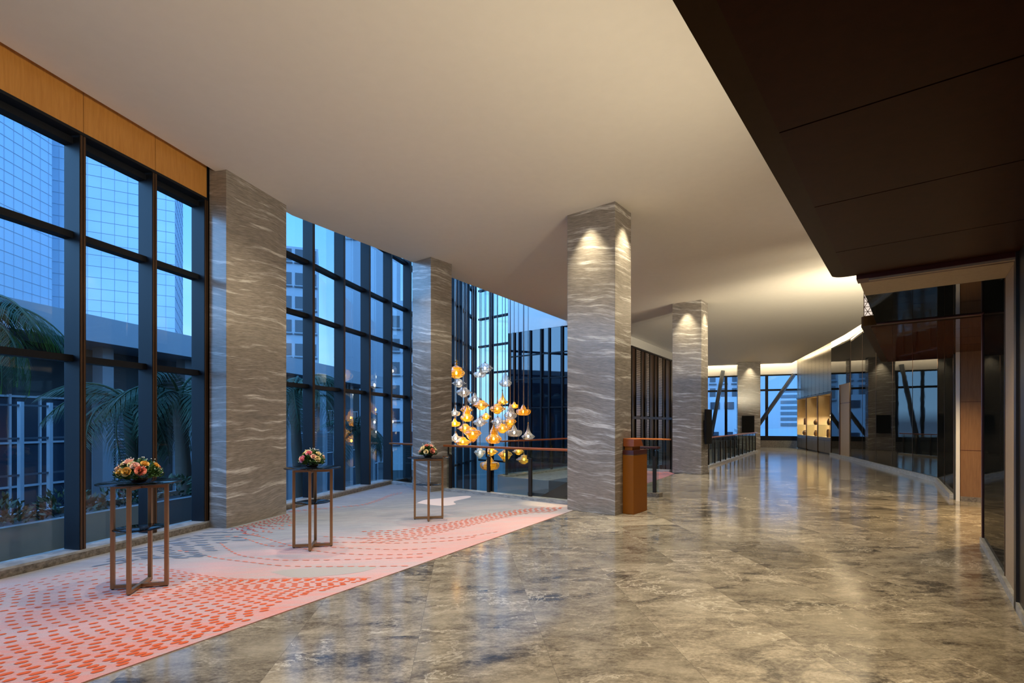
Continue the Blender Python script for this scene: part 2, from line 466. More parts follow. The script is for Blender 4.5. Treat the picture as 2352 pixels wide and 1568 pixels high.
# stop short of the far and right walls to leave the light slot
far_in = [FWL - FWN*.45, FWR - FWN*.45 - FWD*.55]
poly += far_in + [V2(15.75,25.95), V2(14.62,22.5), V2(11.4,14.0), V2(9.0,10.8), V2(6.0,6.9), wall_line(-2.75)]
c = MB()
c.prism(poly, ZC, ZC+.08)
lg2 = poly_off(MUL[0:NM0+4], .0)
c.prism(left_gap[::-1] + lg2, ZC+.085, ZC+.115)
struct(c.build('ceiling', 'ceiling_paint'))
# upper slab closing the perimeter slots, and an unseen atrium roof, glazed to let sky light in
c = MB()
c.prism([V2(-8.2,-3.2)] + poly_off(MUL[0:NM0+4], .5) + [V2(-4.4, 9.3), V2(-4.05,9.6), ceil_at(14)+E2*.12, ceil_at(19.4)+E2*.12, DW1+E2*.2, V2(5.45,23.25), V2(8.8,28.4), V2(8.8,37.5), V2(20,34.5), V2(19.2,33), V2(16.6,25), V2(15.5,22),
          V2(12.4,13.8), V2(9.8,10.2), V2(7.2,6.6), wall_line(-2.75)+E2*.6], ZC+.46, ZC+.56)
struct(c.build('ceiling_upper', 'ceiling_paint'))
c = MB()
c.prism(poly_off(MUL[NM0+3:], .4) + [DW0+E1*.4, DW1+E1*.4, ceil_at(19.4)+E2*1.2, ceil_at(9.6)+E2*.3], 8.62, 8.64)
struct(c.build('window_70', 'pane_glass'))
# wall above the hall ceiling on the atrium side
c = MB(); c.wall(CE0+E2*.05, ceil_at(19.55)+E2*.05, -.12, .0, ZC+.08, 8.6)
struct(c.build('wall_atrium', 'white_paint'))

# ------------------------------------------------------------------ floors
Lrail0 = V2(-1.60, 12.25); Lrail1 = V2(1.36, 10.05)
P0 = V2(-.39, 15.1)
far_floor = [V2(13.95, 29.2), V2(14.3,31.6), V2(14.5, 34.8), FWR, V2(18.35,33.2)]
poly = [edge_at(-2.75)] + [edge_at(16.2), V2(5.7,16.6), V2(6.75,18.2)] + far_floor + [V2(16.4,25.6), V2(15.6,22.4), V2(12.4,13.9), V2(11.2,10.0), V2(7.6,5.0), wall_line(-2.75)+E2*.5]
c = MB(); c.prism(poly, -.4, 0.0)
struct(c.build('floor', 'floor_stone'))
# lower level
c = MB(); c.prism([V2(-120,-40), V2(120,-40), V2(120,160), V2(-120,160)], -4.7, -4.5)
struct(c.build('ground', 'asphalt'))

c = MB(); c.prism([V2(-1.2,12.8), V2(2.2,10.4), V2(8,12), V2(16,28), V2(19.5,33), V2(9.4,36.4), V2(6,25), V2(3.4,18.9), V2(-1.2,22.0)], -4.5, -4.44)
struct(c.build('floor_lower', 'sill_stone'))
# ---- carpets (ground colours in the material, woven dashes laid into the same mesh)
def catmull(pts, n=14):
    out = []
    P = [pts[0]*2-pts[1]] + list(pts) + [pts[-1]*2-pts[-2]]
    for i in range(1, len(P)-2):
        for k in range(n):
            t = k/n
            out.append(.5*((2*P[i]) + (P[i+1]-P[i-1])*t + (2*P[i-1]-5*P[i]+4*P[i+1]-P[i+2])*t*t + (3*P[i]-P[i-1]-3*P[i+1]+P[i+2])*t*t*t))
    out.append(P[-2]); return out
def cu(u, v): return fl(.5748*u, 1130+.5748*v)
kin2 = poly_off(run, -.03)
kA = [p for p, q in zip(kin2, run) if q.y < 7.9]; kB = [p for p, q in zip(kin2, run) if q.y > 9.2]
C3L_ = C3N-E2*.65
carpet_poly = [edge_at(-2.7)] + kA + [C1N+P1*.33, C1N, C1N+D1*1.34, C1N+D1*1.34+P1*.2] + kB + [V2(-2.95,13.40), C3L_+E1*.45, C3L_, C3N, C3N+E1*.35, Lrail0, Lrail1, V2(1.4,9.9)]
carpet_poly = [p for p in carpet_poly]
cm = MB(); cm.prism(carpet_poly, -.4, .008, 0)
def inside(p):
    q = p - EDGE0
    if q.x*EDGED.y - q.y*EDGED.x > -.03: return False     # right of the edge line
    for i in range(len(run)-1):
        if run[i].y <= p.y <= run[i+1].y:
            t = (p.y-run[i].y)/(run[i+1].y-run[i].y); x = run[i].x+(run[i+1].x-run[i].x)*t
            if p.x < x+.22: return False
    l = p - Lrail0; d = (Lrail1-Lrail0).normalized()
    if d.x*l.y - d.y*l.x > -.15 : return False
    if p.y > 13.2: return False
    return True
ndash = 0
def dashes(path, ln, gap, wd, mi, z=.010, start=0.0):
    global ndash
    pos = start; acc = 0.0; dashes.z = getattr(dashes, 'z', .0100) + .00003; z = dashes.z
    for i in range(len(path)-1):
        a, b = path[i], path[i+1]; L = (b-a).length
        if L < 1e-6: continue
        d = (b-a)/L; n = V2(-d.y, d.x)
        while pos <= acc+L:
            c = a + d*(pos-acc)
            if inside(c) and c.y > .9:
                h = ln/2*random.uniform(.85,1.1); w = wd/2*random.uniform(.85,1.1)
                pts = [c-d*h, c-d*h*.6-n*w, c+d*h*.6-n*w, c+d*h, c+d*h*.6+n*w, c-d*h*.6+n*w]
                cm.add([(p.x, p.y, z) for p in pts], [(0,1,2,3,4,5)], mi); ndash += 1
            pos += ln+gap
        acc += L
G = [[(-150,440),(0,392),(240,335),(430,300),(560,290),(700,315),(850,340),(1000,350),(1150,347),(1300,345),(1480,345)],
     [(-150,480),(0,440),(240,418),(420,402),(600,380),(800,370),(950,366),(1080,360),(1200,357),(1350,356),(1470,354)],
     [(-150,560),(0,525),(200,500),(400,468),(600,440),(760,420),(900,406),(1030,398),(1130,393),(1230,388),(1340,383)],
     [(-150,675),(0,630),(200,595),(400,555),(600,520),(740,492),(860,472),(960,455),(1050,442),(1120,432),(1190,424)],
     [(-150,780),(0,738),(160,700),(320,663),(480,630),(600,602),(700,578),(790,558),(870,540),(930,528),(985,516)],
     [(-150,900),(0,860),(100,830),(210,800),(320,765),(420,735),(500,710),(580,685),(650,662),(710,645),(765,628)],
     [(-250,1060),(-120,1020),(-40,980),(60,940),(150,910),(230,880),(300,850),(370,822),(430,800),(480,780),(530,762)]]
GF = [[cu(*p) for p in g] for g in G]
NR = [6, 6, 6, 7, 8, 9]
for gi in range(len(GF)-1):
    for r in range(NR[gi]):
        t = r/NR[gi]
        path = catmull([a.lerp(b, t) for a, b in zip(GF[gi], GF[gi+1])], 8)
        k = (gi + t)/6
        dashes(path, .060+.026*k, .050, .022+.022*k, 1 if gi or r > 2 else 2, start=random.random()*.1)
H = [([(700,235),(780,245),(860,265),(1000,283),(1150,298),(1400,300),(1640,298)], 2),
     ([(880,205),(910,230),(960,255),(1050,268),(1150,275),(1400,272),(1690,262)], 2),
     ([(900,180),(960,182),(1030,205),(1090,218),(1200,216),(1400,226),(1600,232),(1760,224)], 2),
     ([(960,165),(1040,180),(1120,205),(1250,235),(1400,250),(1600,252),(1720,246)], 2),
     ([(1240,205),(1400,203),(1600,206),(1800,196),(1900,180)], 2),
     ([(1300,180),(1450,186),(1650,190),(1850,180),(1990,160)], 2),
     ([(1160,78),(1330,62),(1440,52),(1500,36),(1560,12),(1610,2)], 2),
     ([(1160,81),(1330,65),(1440,55),(1505,39),(1565,15),(1615,5)], 2)]
for k in range(7):
    H.append(([(2255-8*k,62+3*k),(2140-10*k,66+4*k),(1990-12*k,84+7*k),(1820-14*k,120+8*k),(1640-10*k,150+8*k),(1450,160+7*k)], 1 if k < 4 else 2))
for pts, mi in H:
    dashes(catmull([cu(*p) for p in pts], 10), .085, .035, .028, mi, start=random.random()*.1)
# long pale and blue threads in the middle
for k in range(20):
    y0 = 150+6.2*k+random.uniform(-3,3); x0 = 640-14*k+random.uniform(-60,80)
    pts = [(x0,y0+30),(x0+130,y0+8),(x0+260,y0-2),(x0+400,y0-2)]
    dashes(catmull([cu(*p) for p in pts], 8), 0.20, .07, .045, 3, start=random.random()*.3)
for k in range(15):   # red flecks along the foot of the first column
    dashes([cu(925+7*k,151+2.2*k), cu(1040+5*k,121+2.5*k), cu(1150+3*k,91+2.8*k)], .05, .035+.012*k, .026, 4 if k < 9 else 2, start=random.random()*.1)
def blob(pts, mi, z):
    pts = [cu(*p) for p in pts]
    P = catmull(pts + [pts[0]], 6)[:-1]
    cm.add([(p.x, p.y, z) for p in P], [tuple(range(len(P)))], mi)
blob([(1665,45),(1700,32),(1760,26),(1860,16),(1880,22),(1815,38),(1820,50),(1760,56)], 5, .0092)
blob([(1080,322),(1180,310),(1330,303),(1500,300),(1440,322),(1300,338),(1180,344)], 6, .0091)
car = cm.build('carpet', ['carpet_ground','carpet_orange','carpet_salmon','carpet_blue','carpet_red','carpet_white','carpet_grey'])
tag(car, 'pink and grey carpet with rows of orange woven dashes under the cocktail tables', 'carpet')
# landing carpet beyond the big column
lp = [V2(1.44,10.10), edge_at(10.2), edge_at(16.3), V2(5.2,16.75), V2(3.3,18.3), V2(1.95,13.28), V2(1.95,12.2)]
cm = MB(); cm.prism(lp, -.95, .006, 0)
lc = cm.build('carpet', ['carpet_stripe'])
tag(lc, 'mauve and coral striped carpet behind the brown pedestal, beside the second railing', 'carpet')
c = MB(); c.prism([P0, V2(1.95,13.28), V2(3.3,18.3), P0+E1*4.75], -.95, .004); struct(c.build('floor_landing', 'sill_stone'))
c = MB(); c.wall(P0, P0+E1*4.75, -.02, .05, -.96, .09); c.wall(P0, V2(1.95,13.28), -.05, .02, -.96, .05)
struct(c.build('trim_30', 'slab_grey'))

# ------------------------------------------------------------------ stone columns
def column(n, poly, z1, label):
    base = sum((Vector(p) for p in poly), Vector((0,0)))/4
    m = MB(); m.prism([p-base for p in poly], 0, z1)
    o = m.build('stone_column', 'column_stone', bevel=.006); o.location = (base.x, base.y, 0)
    tag(o, label, 'column', 'stone clad columns of the hall')
column(1, [C1N, C1N+D1*1.34, C1N+D1*1.34+P1*.325, C1N+P1*.325], ZC+.47, 'wide veined grey stone column at the end of the oak header, beside the near windows')
column(2, [C2N, C2N+E1*.64, C2N+E1*.64-E2*.98, C2N-E2*.98], ZC, 'large veined stone column in mid hall with the brown pedestal against it')
column(3, [C3N, C3N+E1*.685, C3N+E1*.685-E2*.65, C3N-E2*.65], ZC+.35, 'veined stone column behind the farthest cocktail table, blue lit on its window side')
column(4, [C4N, C4N+E1*.65, C4N+E1*.65-E2*.93, C4N-E2*.93], ZC, 'veined stone column with a black screen on its side at the near end of the barred railing')
c5a = V2(14.42, 32.72)
column(5, [c5a, c5a+FWD*1.32, c5a+FWD*1.32+FWN*.7, c5a+FWN*.7], ZC, 'farthest stone column, standing in front of the end windows')

# ------------------------------------------------------------------ railings
def railing(label, a, b, posts, rail_mat='rail_wood', kerb=True, z0=0.0, side=1, glass_on=True, off=0.0):
    r = thing('railing', label, 'railing', (a.x, a.y, z0))
    d = (b-a).normalized(); n = leftn(a, b)
    m = MB(); m.wall(a, b, -.07*side+off, .07*side+off, z0+1.055, z0+1.10); m.build('handrail', rail_mat, r, bevel=.008)
    if kerb:
        m = MB(); m.wall(a, b, -.10+off, .10+off, z0+.0, z0+.075); m.build('kerb', 'sill_stone', r)
    if glass_on:
        m = MB(); m.wall(a+d*.03, b-d*.03, .035*side+off, .045*side+off, z0+.08, z0+1.02); m.build('glass_panel', 'rail_glass', r)
    for t in posts:
        p = a + d*t + n*off
        q = MB(); q.prism([p-d*.035-n*.02, p+d*.035-n*.02, p+d*.035+n*.03, p-d*.035+n*.03], z0+.07, z0+.87)
        po = q.build('post', 'dark_post', r)
        q = MB(); q.prism([p-d*.075-n*.012, p-d*.045-n*.012, p-d*.045+n*.012, p-d*.075+n*.012], z0+.86, z0+1.06)
        q.prism([p-d*.075-n*.012, p-n*.012, p+n*.012, p-d*.075+n*.012], z0+.855, z0+.885)
        q.build('bracket', 'dark_post', po)
    return r
railing('glass railing with reddish wooden handrail in front of the hanging lamps', Lrail0, Lrail1, (.17, 1.34, 2.47))
railing('short glass railing between the window wall and the second stone column', V2(-3.30,13.72), V2(-2.30,12.86), (.10,))
railing('glass railing on the far edge of the landing behind the hanging lamps', P0, P0+E1*4.6, (.25, 1.45, 2.65, 3.85), side=-1, off=-.1)
rl = railing('short railing end with clear glass edge right behind the brown pedestal', V2(2.05,12.12), V2(3.22,11.2), (.45, 1.38), kerb=False, rail_mat='dark_red_wood')
m = MB(); m.wall(V2(2.05,12.12), V2(3.25,11.18), -.11, .11, 0, .09)
m.build('base_block', 'kerb_stone', rl)
railing('distant railing with handrail coloured spotlit orange left of the screen column', V2(2.95,18.65), V2(5.22,16.85), (.4, 1.4, 2.4), rail_mat='rail_wood_lit')
ra = V2(7.05, 18.55); rb = V2(13.85, 29.05)
L4 = (rb-ra).length
railing('long dark barred railing running from the screen column to the end windows', ra, rb, [.35+ (L4-.6)*k/11 for k in range(12)])

# ------------------------------------------------------------------ atrium dark glazed wall
w = sempty('wall_atrium_glass', (DW0.x, DW0.y, 0))
m = MB(); m.wall(DW0, DW1, .0, .1, -4.5, 5.30); m.build('glazing', 'atrium_glass', w)
m = MB()
for t in (.02, .28, 1.1, 1.62, 2.0, 2.6, 3.4): 
    p = DW0 + E2*t; m.wall(p, p+E2*.07, -.06, .0, -4.5, 5.3)
for z in (-1.0, .05, 2.2, 3.35, 4.3): m.wall(DW0, DW1, -.03, .0, z, z+.05)
m.build('frame', 'dark_frame', w)
m = MB(); m.wall(DW0, DW1, -.02, .12, 5.30, 8.6)
struct(m.build('wall_bulkhead', 'white_paint'))

# brown panelled wall beside the escalators
b0 = V2(5.35, 23.1); b1 = V2(8.8, 28.4); bd = (b1-b0).normalized(); BL = (b1-b0).length
w = sempty('wall_brown', (b0.x, b0.y, 0))
m = MB(); m.wall(b0-bd*.6, b1, .0, .15, -4.5, 5.08); m.build('panel', 'brown_panel', w)
m = MB()
for t in (.03, .57, 1.30, 1.86, 2.55, 3.35, 3.9, 4.7, 5.25, 6.2): m.wall(b0+bd*t, b0+bd*(t+.06), -.06, 0, -4.5, 5.08)
m.wall(b0, b1, -.08, 0, 1.80, 1.92); m.wall(b0, b1, -.08, 0, 5.03, 5.1)
m.build('frame', 'dark_post', w)
for a_, b_ in ((.63, 1.26), (2.15, 2.5), (3.96, 4.65)):
    m = MB()
    z = -1.0
    while z < 5.0:
        if not 1.75 < z < 1.95: m.wall(b0+bd*a_, b0+bd*b_, -.035, 0, z, z+.055)
        z += .085
    m.build('slatted_strip', 'strip_metal', w)
m = MB(); m.wall(b0-bd*.6, b1, -.10, .15, 5.1, ZC+.47)
struct(m.build('wall_brown_bulkhead', 'white_paint'))
m = MB(); m.wall(DW1, b0-bd*.5, 0, .15, -4.5, ZC+.47)
struct(m.build('wall_escalator', 'brown_panel'))

# escalator going down in the well in front of the landing, and a second one by the brown wall
def escalator(label, a, b, wdt, z0, z1):
    e = thing('escalator', label, 'escalator', (a.x, a.y, z0))
    d = (b-a).normalized(); n = leftn(a, b); L = (b-a).length
    def par(o0, o1, h0, h1, mat, nm):
        m = MB()
        vs = []
        for p, z in ((a, z0), (b, z1)):
            for o, h in ((o0, h0), (o1, h0), (o1, h1), (o0, h1)):
                q = p + n*o; vs.append((q.x, q.y, z+h))
        m.add(vs, [(3,2,1,0),(4,5,6,7),(0,1,5,4),(1,2,6,5),(2,3,7,6),(3,0,4,7)])
        return m.build(nm, mat, e)
    par(0, wdt, -.9, -.25, 'brown_panel', 'truss')
    for o in (-.02, wdt-.06):
        par(o, o+.08, -.3, .0, 'brown_panel', 'skirt')
    m = MB(); ns = 14
    for k in range(ns):
        p = a + d*(L*k/ns); z = z0 + (z1-z0)*k/ns
        m.wall(p, p+d*(L/ns), .1, wdt-.1, z-.5, z-.03)
    m.build('step_band', 'step_metal', e)
escalator('brown sided escalator sinking below the near railing, seen through its glass', V2(1.90,12.34), V2(1.90,12.34)-E2*8.6, 1.0, .30, -4.2)
escalator('escalator dropping beside the brown slatted wall behind the screen column', V2(5.75,19.7), V2(8.25,25.6), .95, .0, -4.2)

# ------------------------------------------------------------------ cocktail tables
def make_table():
    t = thing('cocktail_table', '', 'table')
    m = MB(); m.lathe([(0,1.024),(.342,1.024),(.349,1.027),(.349,1.033),(.342,1.036),(0,1.036)], n=56); m.build('tabletop', 'smoke_glass', t, False)
    m = MB(); m.lathe([(0,.580),(.214,.580),(.219,.584),(.214,.588),(0,.588)], n=40); m.build('glass_shelf', 'smoke_glass', t, False)
    for k, rz in enumerate((0, PI/2)):
        c_, s_ = math.cos(rz), math.sin(rz)
        for sg in (-1, 1):
            m = MB(); m.box((sg*.229*c_, sg*.229*s_, .508), (.034,.034,1.0), rz=rz)
            lg = m.build('leg', 'table_bronze', t, False, bevel=.003)
            f = MB(); f.lathe([(0,0),(.012,0),(.012,.010),(0,.010)], (sg*.229*c_, sg*.229*s_, -.001), 12); f.build('foot', 'rubber', lg, False)
        for z, nm in ((.991, 'top_bar'), (.026, 'base_bar')):
            m = MB()
            if k == 0: m.box((0,0,z), (.424,.0335,.033), rz=rz)
            else:
                for sg in (-1, 1): m.box((0, sg*.1145, z), (.195,.0335,.033), rz=rz)
            m.build(nm, 'table_bronze', t, False)
    for k in range(4):
        a = k*PI/2; m = MB(); m.lathe([(0,1.006),(.011,1.006),(.011,1.0245),(0,1.0245)], (.13*math.cos(a), .13*math.sin(a), 0), 12); m.build('standoff', 'table_bronze', t, False)
    return t
TB = [(V2(-3.64,5.01), 14.5, 'near bronze cocktail table with smoked glass top, in front of the left windows'),
      (V2(-2.59,6.655), 12.9, 'middle bronze cocktail table with smoked glass top, in front of the wide column'),
      (V2(-1.40,8.60), 8.5, 'farthest bronze cocktail table with smoked glass top, near the lamps railing')]
t0 = make_table()
for i, (p, a_, lb) in enumerate(TB):
    o = t0 if i == 0 else dup(t0, (0,0,0))
    o.location = (p.x, p.y, .0095); o.rotation_euler = (0,0,math.radians(a_)); o['label'] = lb; o['group'] = 'bronze cocktail tables'

# flowers
def rose_mesh(r, seed):
    rnd = random.Random(seed); m = MB()
    for ring, (n, rr, h, curl, wd) in enumerate(((3,.20,.98,.05,1.15),(4,.38,.94,.10,.95),(5,.58,.84,.20,.80),(6,.78,.66,.34,.68),(7,.94,.40,.46,.60))):
        off = rnd.uniform(0, 6)
        for k in range(n):
            a0 = off + 2*PI*k/n + rnd.uniform(-.12,.12); hh = h*rnd.uniform(.94,1.04); G_ = []
            for j in range(6):
                v = j/5
                for i in range(5):
                    u = i/2-1
                    a = a0 + u*wd*(.45+.55*math.sin(PI*(.18+.62*v)))
                    rad = rr*math.sin(PI/2*min(1, .25+v*.95)) + curl*max(0, v-.62)*1.3 + .03*abs(u)*v + .02*(k % 2)
                    z = -.45 + (hh+.45)*v - curl*.9*max(0, v-.7) - .16*u*u*v
                    G_.append((rad*math.cos(a)*r, rad*math.sin(a)*r, z*r*.85))
            m.add(G_, [(j*5+i, j*5+i+1, (j+1)*5+i+1, (j+1)*5+i) for j in range(5) for i in range(4)], 0, True)
    m.lathe([(0,.62*r),(.10*r,.60*r),(.16*r,.3*r),(.24*r,-.2*r),(.1*r,-.42*r)], n=8)
    return m
def leafdome(m, n, rx, rz, z0, size, seed, up=.4):
    rnd = random.Random(seed)
    for _ in range(n):
        a = rnd.uniform(0, 2*PI); e = math.asin(rnd.uniform(.0, 1)); q = rnd.uniform(.75, 1.05)
        c = Vector((rx*q*math.cos(e)*math.cos(a), rx*q*math.cos(e)*math.sin(a), z0+rz*q*math.sin(e)))
        d = Vector((math.cos(a)*math.cos(e), math.sin(a)*math.cos(e), math.sin(e)*.8+up)).normalized()
        d = (d + Vector((rnd.uniform(-.7,.7), rnd.uniform(-.7,.7), rnd.uniform(-.5,.5)))).normalized()
        x = d.cross(Vector((rnd.uniform(-1,1), rnd.uniform(-1,1), 1))).normalized(); s_ = size*rnd.uniform(.6,1.3)
        m.add([c-d*s_*.5, c+x*s_*.22, c+d*s_*.6, c-x*s_*.22], [(0,1,2,3)])
def flowers(loc, label, cols, seed, rx):
    t = thing('flower_arrangement', label, 'flowers', loc, group='rose bowls on the cocktail tables')
    m = MB(); m.lathe([(0,.0),(.055,.0),(.075,.018),(.080,.045),(.072,.045),(.06,.02),(0,.02)], n=24); m.build('bowl', 'bowl_black', t, False)
    m = MB(); leafdome(m, 700, rx*1.0, .165, .045, .040, seed); leafdome(m, 240, rx*.7, .12, .04, .05, seed+1)
    rnd = random.Random(seed)
    for _ in range(46):
        a = rnd.uniform(0, 2*PI); e = rnd.uniform(.1, 1.4); q = rnd.uniform(1.0, 1.18)
        c = Vector((rx*q*math.cos(e)*math.cos(a), rx*q*math.cos(e)*math.sin(a), .05+.175*q*math.sin(e)))
        m.lathe([(0,-.005),(.005,-.002),(.006,.002),(0,.005)], c, 6, 1)
        m.tube([c-Vector((0,0,.004)), c*.8], .0012, 4)
    m.build('foliage', ['leaf_green','floret_white'], t, False)
    for k, (ang, el, col, r) in enumerate(cols):
        a = math.radians(ang); e = math.radians(el)
        d = Vector((math.cos(e)*math.cos(a), math.cos(e)*math.sin(a), math.sin(e)))
        o = rose_mesh(r, seed*10+k).build('rose', 'petal_'+col, t, False)
        o.location = (rx*.93*d.x, rx*.93*d.y, .060+.150*d.z)
        o.rotation_euler = d.to_track_quat('Z', 'Y').to_euler()
# 270 degrees faces the camera
f1 = [(248,18,'yellow',.036),(215,28,'blush',.036),(272,20,'yellow',.040),(235,62,'blush',.042),(310,22,'coral',.042),(190,12,'cream',.032),
      (275,52,'cream',.030),(292,44,'blush',.034),(212,48,'cream',.032),(330,52,'yellow',.032),(20,40,'yellow',.03),(110,40,'blush',.034),(150,30,'cream',.034),(60,25,'coral',.034)]
f2 = [(235,20,'pink',.042),(265,55,'pink',.037),(225,66,'cream',.038),(320,20,'cream',.036),(300,34,'blush',.030),(345,50,'cream',.030),(195,20,'cream',.030),
      (190,48,'yellow',.026),(100,45,'pink',.035),(30,25,'blush',.034),(150,25,'cream',.034)]
f3 = [(228,38,'cream',.042),(265,14,'cream',.036),(255,62,'coral',.034),(312,18,'coral',.042),(205,14,'blush',.034),(320,58,'blush',.036),
      (350,30,'cream',.030),(100,45,'blush',.035),(30,25,'coral',.034),(150,25,'cream',.034)]
for (p, _, _), cols, lb, sd, rx in zip(TB, (f1,f2,f3),
        ('wide bowl of yellow, blush and coral roses on the near cocktail table', 'bowl of two pink roses among cream ones on the middle cocktail table',
         'bowl of cream roses and a coral one on the farthest cocktail table'), (3,5,8), (.195,.155,.145)):
    flowers((p.x-.01, p.y, .0095+1.0365), lb, cols, sd, rx)

# ------------------------------------------------------------------ pedestal by the big column
lc0 = C2N + E1*.33
ld = thing('pedestal', 'amber brown leather pedestal with a tilted orange top against the big column', 'pedestal', (lc0.x, lc0.y, 0))
pa = C2N + E1*.285 + E2*.004
def lbox(x0, x1, y0, y1, z0, z1, nm, mat, par=None, bev=.004):   # x along E1, y along E2 from the column face
    m = MB(); m.prism([pa+E1*x0+E2*y0, pa+E1*x1+E2*y0, pa+E1*x1+E2*y1, pa+E1*x0+E2*y1], z0, z1)
    return m.build(nm, mat, par or ld, bevel=bev)
lbox(0, .58, 0, .21, 0, 1.045, 'body', 'leather_amber')
lbox(.0, .58, 0, .21, 1.045, 1.052, 'trim_line', 'cap_brass', bev=0)
lbox(-.004, .572, -.0, .214, 1.052, 1.135, 'top_slab', 'dark_red_wood')
lbox(.04, .36, .02, .17, 1.135, 1.20, 'drawer_box', 'leather_amber')
m = MB()
q0 = [pa+E1*.02+E2*.0, pa+E1*.42+E2*.0, pa+E1*.42+E2*.21, pa+E1*.02+E2*.21]
m.add([(q0[0].x,q0[0].y,1.20),(q0[1].x,q0[1].y,1.20),(q0[2].x,q0[2].y,1.20),(q0[3].x,q0[3].y,1.20),
       (q0[0].x,q0[0].y,1.345),(q0[1].x-E1.x*.1,q0[1].y-E1.y*.1,1.345),(q0[2].x-E1.x*.1,q0[2].y-E1.y*.1,1.33),(q0[3].x,q0[3].y,1.33)],
      [(3,2,1,0),(4,5,6,7),(0,1,5,4),(1,2,6,5),(2,3,7,6),(3,0,4,7)])
m.build('reading_top', 'rail_wood', ld, bevel=.005)

# wall screens
def screen(label, c, d, n, w, h, z):
    s_ = thing('wall_screen', label, 'screen', (c.x, c.y, z))
    m = MB(); m.prism([c-d*w/2+n*.07, c+d*w/2+n*.07, c+d*w/2+n*.13, c-d*w/2+n*.13], z-h/2, z+h/2); m.build('panel', 'black_screen', s_, bevel=.006)
    m = MB(); m.prism([c-d*.15, c+d*.15, c+d*.15+n*.075, c-d*.15+n*.075], z-.2, z+.2); m.build('bracket', 'dark_post', s_)
screen('black upright screen on the column side at the near end of the barred railing', C4N+E1*.34+E2*.005, E1, E2, .56, 1.10, 1.50)
screen('black screen on the front of the farthest column', c5a+FWD*.60-FWN*.005, FWD, -FWN, .72, 1.06, 1.55)

# ------------------------------------------------------------------ far end windows
for z0, z1, o0, o1, mt, nm in ((0, .46, 0, .3, 'kerb_stone', 'baseboard_far'), (4.83, 5.96, .0, .3, 'white_paint', 'wall_far')):
    m = MB(); m.wall(FWL, FWR+FWD*.4, o0, o1, z0 if nm != 'baseboard_far' else -4.5, z1); struct(m.build(nm, mt))
xs = [0.0, 1.9, 3.95, 5.25, 7.75, (FWR-FWL).length+.3]
for i in range(5):
    a = FWL+FWD*xs[i]; b = FWL+FWD*xs[i+1]
    w = sempty('window_%d' % (40+i), (a.x, a.y, .46))
    m = MB(); m.prism([b-FWD*.085, b+FWD*.085, b+FWD*.085+FWN*.14, b-FWD*.085+FWN*.14], .46, 4.83); m.build('mullion', 'dark_frame', w)
    for z in (.62, 3.80, 4.80):
        m = MB(); m.wall(a, b, .02, .13, z-(.16 if z < 1 else .065), z+(.14 if z < 1 else .065)); m.build('transom', 'dark_frame', w)
    for z0, z1 in ((.76, 3.76), (3.84, 4.76)):
        m = MB(); m.wall(a, b, .07, .076, z0, z1); m.build('pane', 'pane_glass', w)
def far_pt(px, py):  # point just inside the far window plane
    r = V2((px-1176)/F, 1.0); P = FWL - FWN*.15
    t = (P.x*FWD.y - P.y*FWD.x)/(r.x*FWD.y - r.y*FWD.x)
    q = r*t; return Vector((q.x, q.y, HC - (py-HZ)*t/F))
for p_, q_, lb in (((1659,860),(1633,1003),'steep blue grey steel brace inside the end windows, left of the farthest column'),
                   ((1818,868),(1742,976),'slanting blue grey steel brace inside the end windows, right of the farthest column')):
    m = MB(); p3, q3 = far_pt(*p_), far_pt(*q_); e_ = (q3-p3).normalized()
    m.tube([p3-e_*.28, q3+e_*.9], .13, 14); tag(m.build('steel_brace', 'steel_blue'), lb, 'brace')
m = MB(); m.wall(FWL, V2(8.8,28.4), 0, .1, -4.5, 5.96); struct(m.build('wall_end_left', 'brown_panel'))

# ------------------------------------------------------------------ right side: cabinets, glass walls, door
ca, cb = V2(16.05, 25.75), V2(18.32, 32.95); cd = (cb-ca).normalized(); cn = leftn(ca, cb); CL = (cb-ca).length  # cn points into the hall
def cseg(name, mat, t0, t1, o0, o1, z0, z1, par=None):
    m = MB(); m.wall(ca+cd*t0, ca+cd*t1, o0, o1, z0, z1); return m.build(name, mat, par)
place = ('nearest', 'middle', 'farthest')
W3 = CL/3
vase_profs = [[(0,0),(.07,0),(.10,.06),(.11,.16),(.09,.25),(.055,.30),(.065,.33),(.055,.33),(.04,.30),(0,.28)],
              [(0,0),(.10,0),(.14,.08),(.145,.18),(.10,.25),(.075,.27),(.09,.29),(.07,.29),(.06,.26),(0,.25)],
              [(0,0),(.08,0),(.10,.03),(.10,.34),(.07,.38),(.085,.41),(.07,.41),(.05,.37),(0,.36)]]
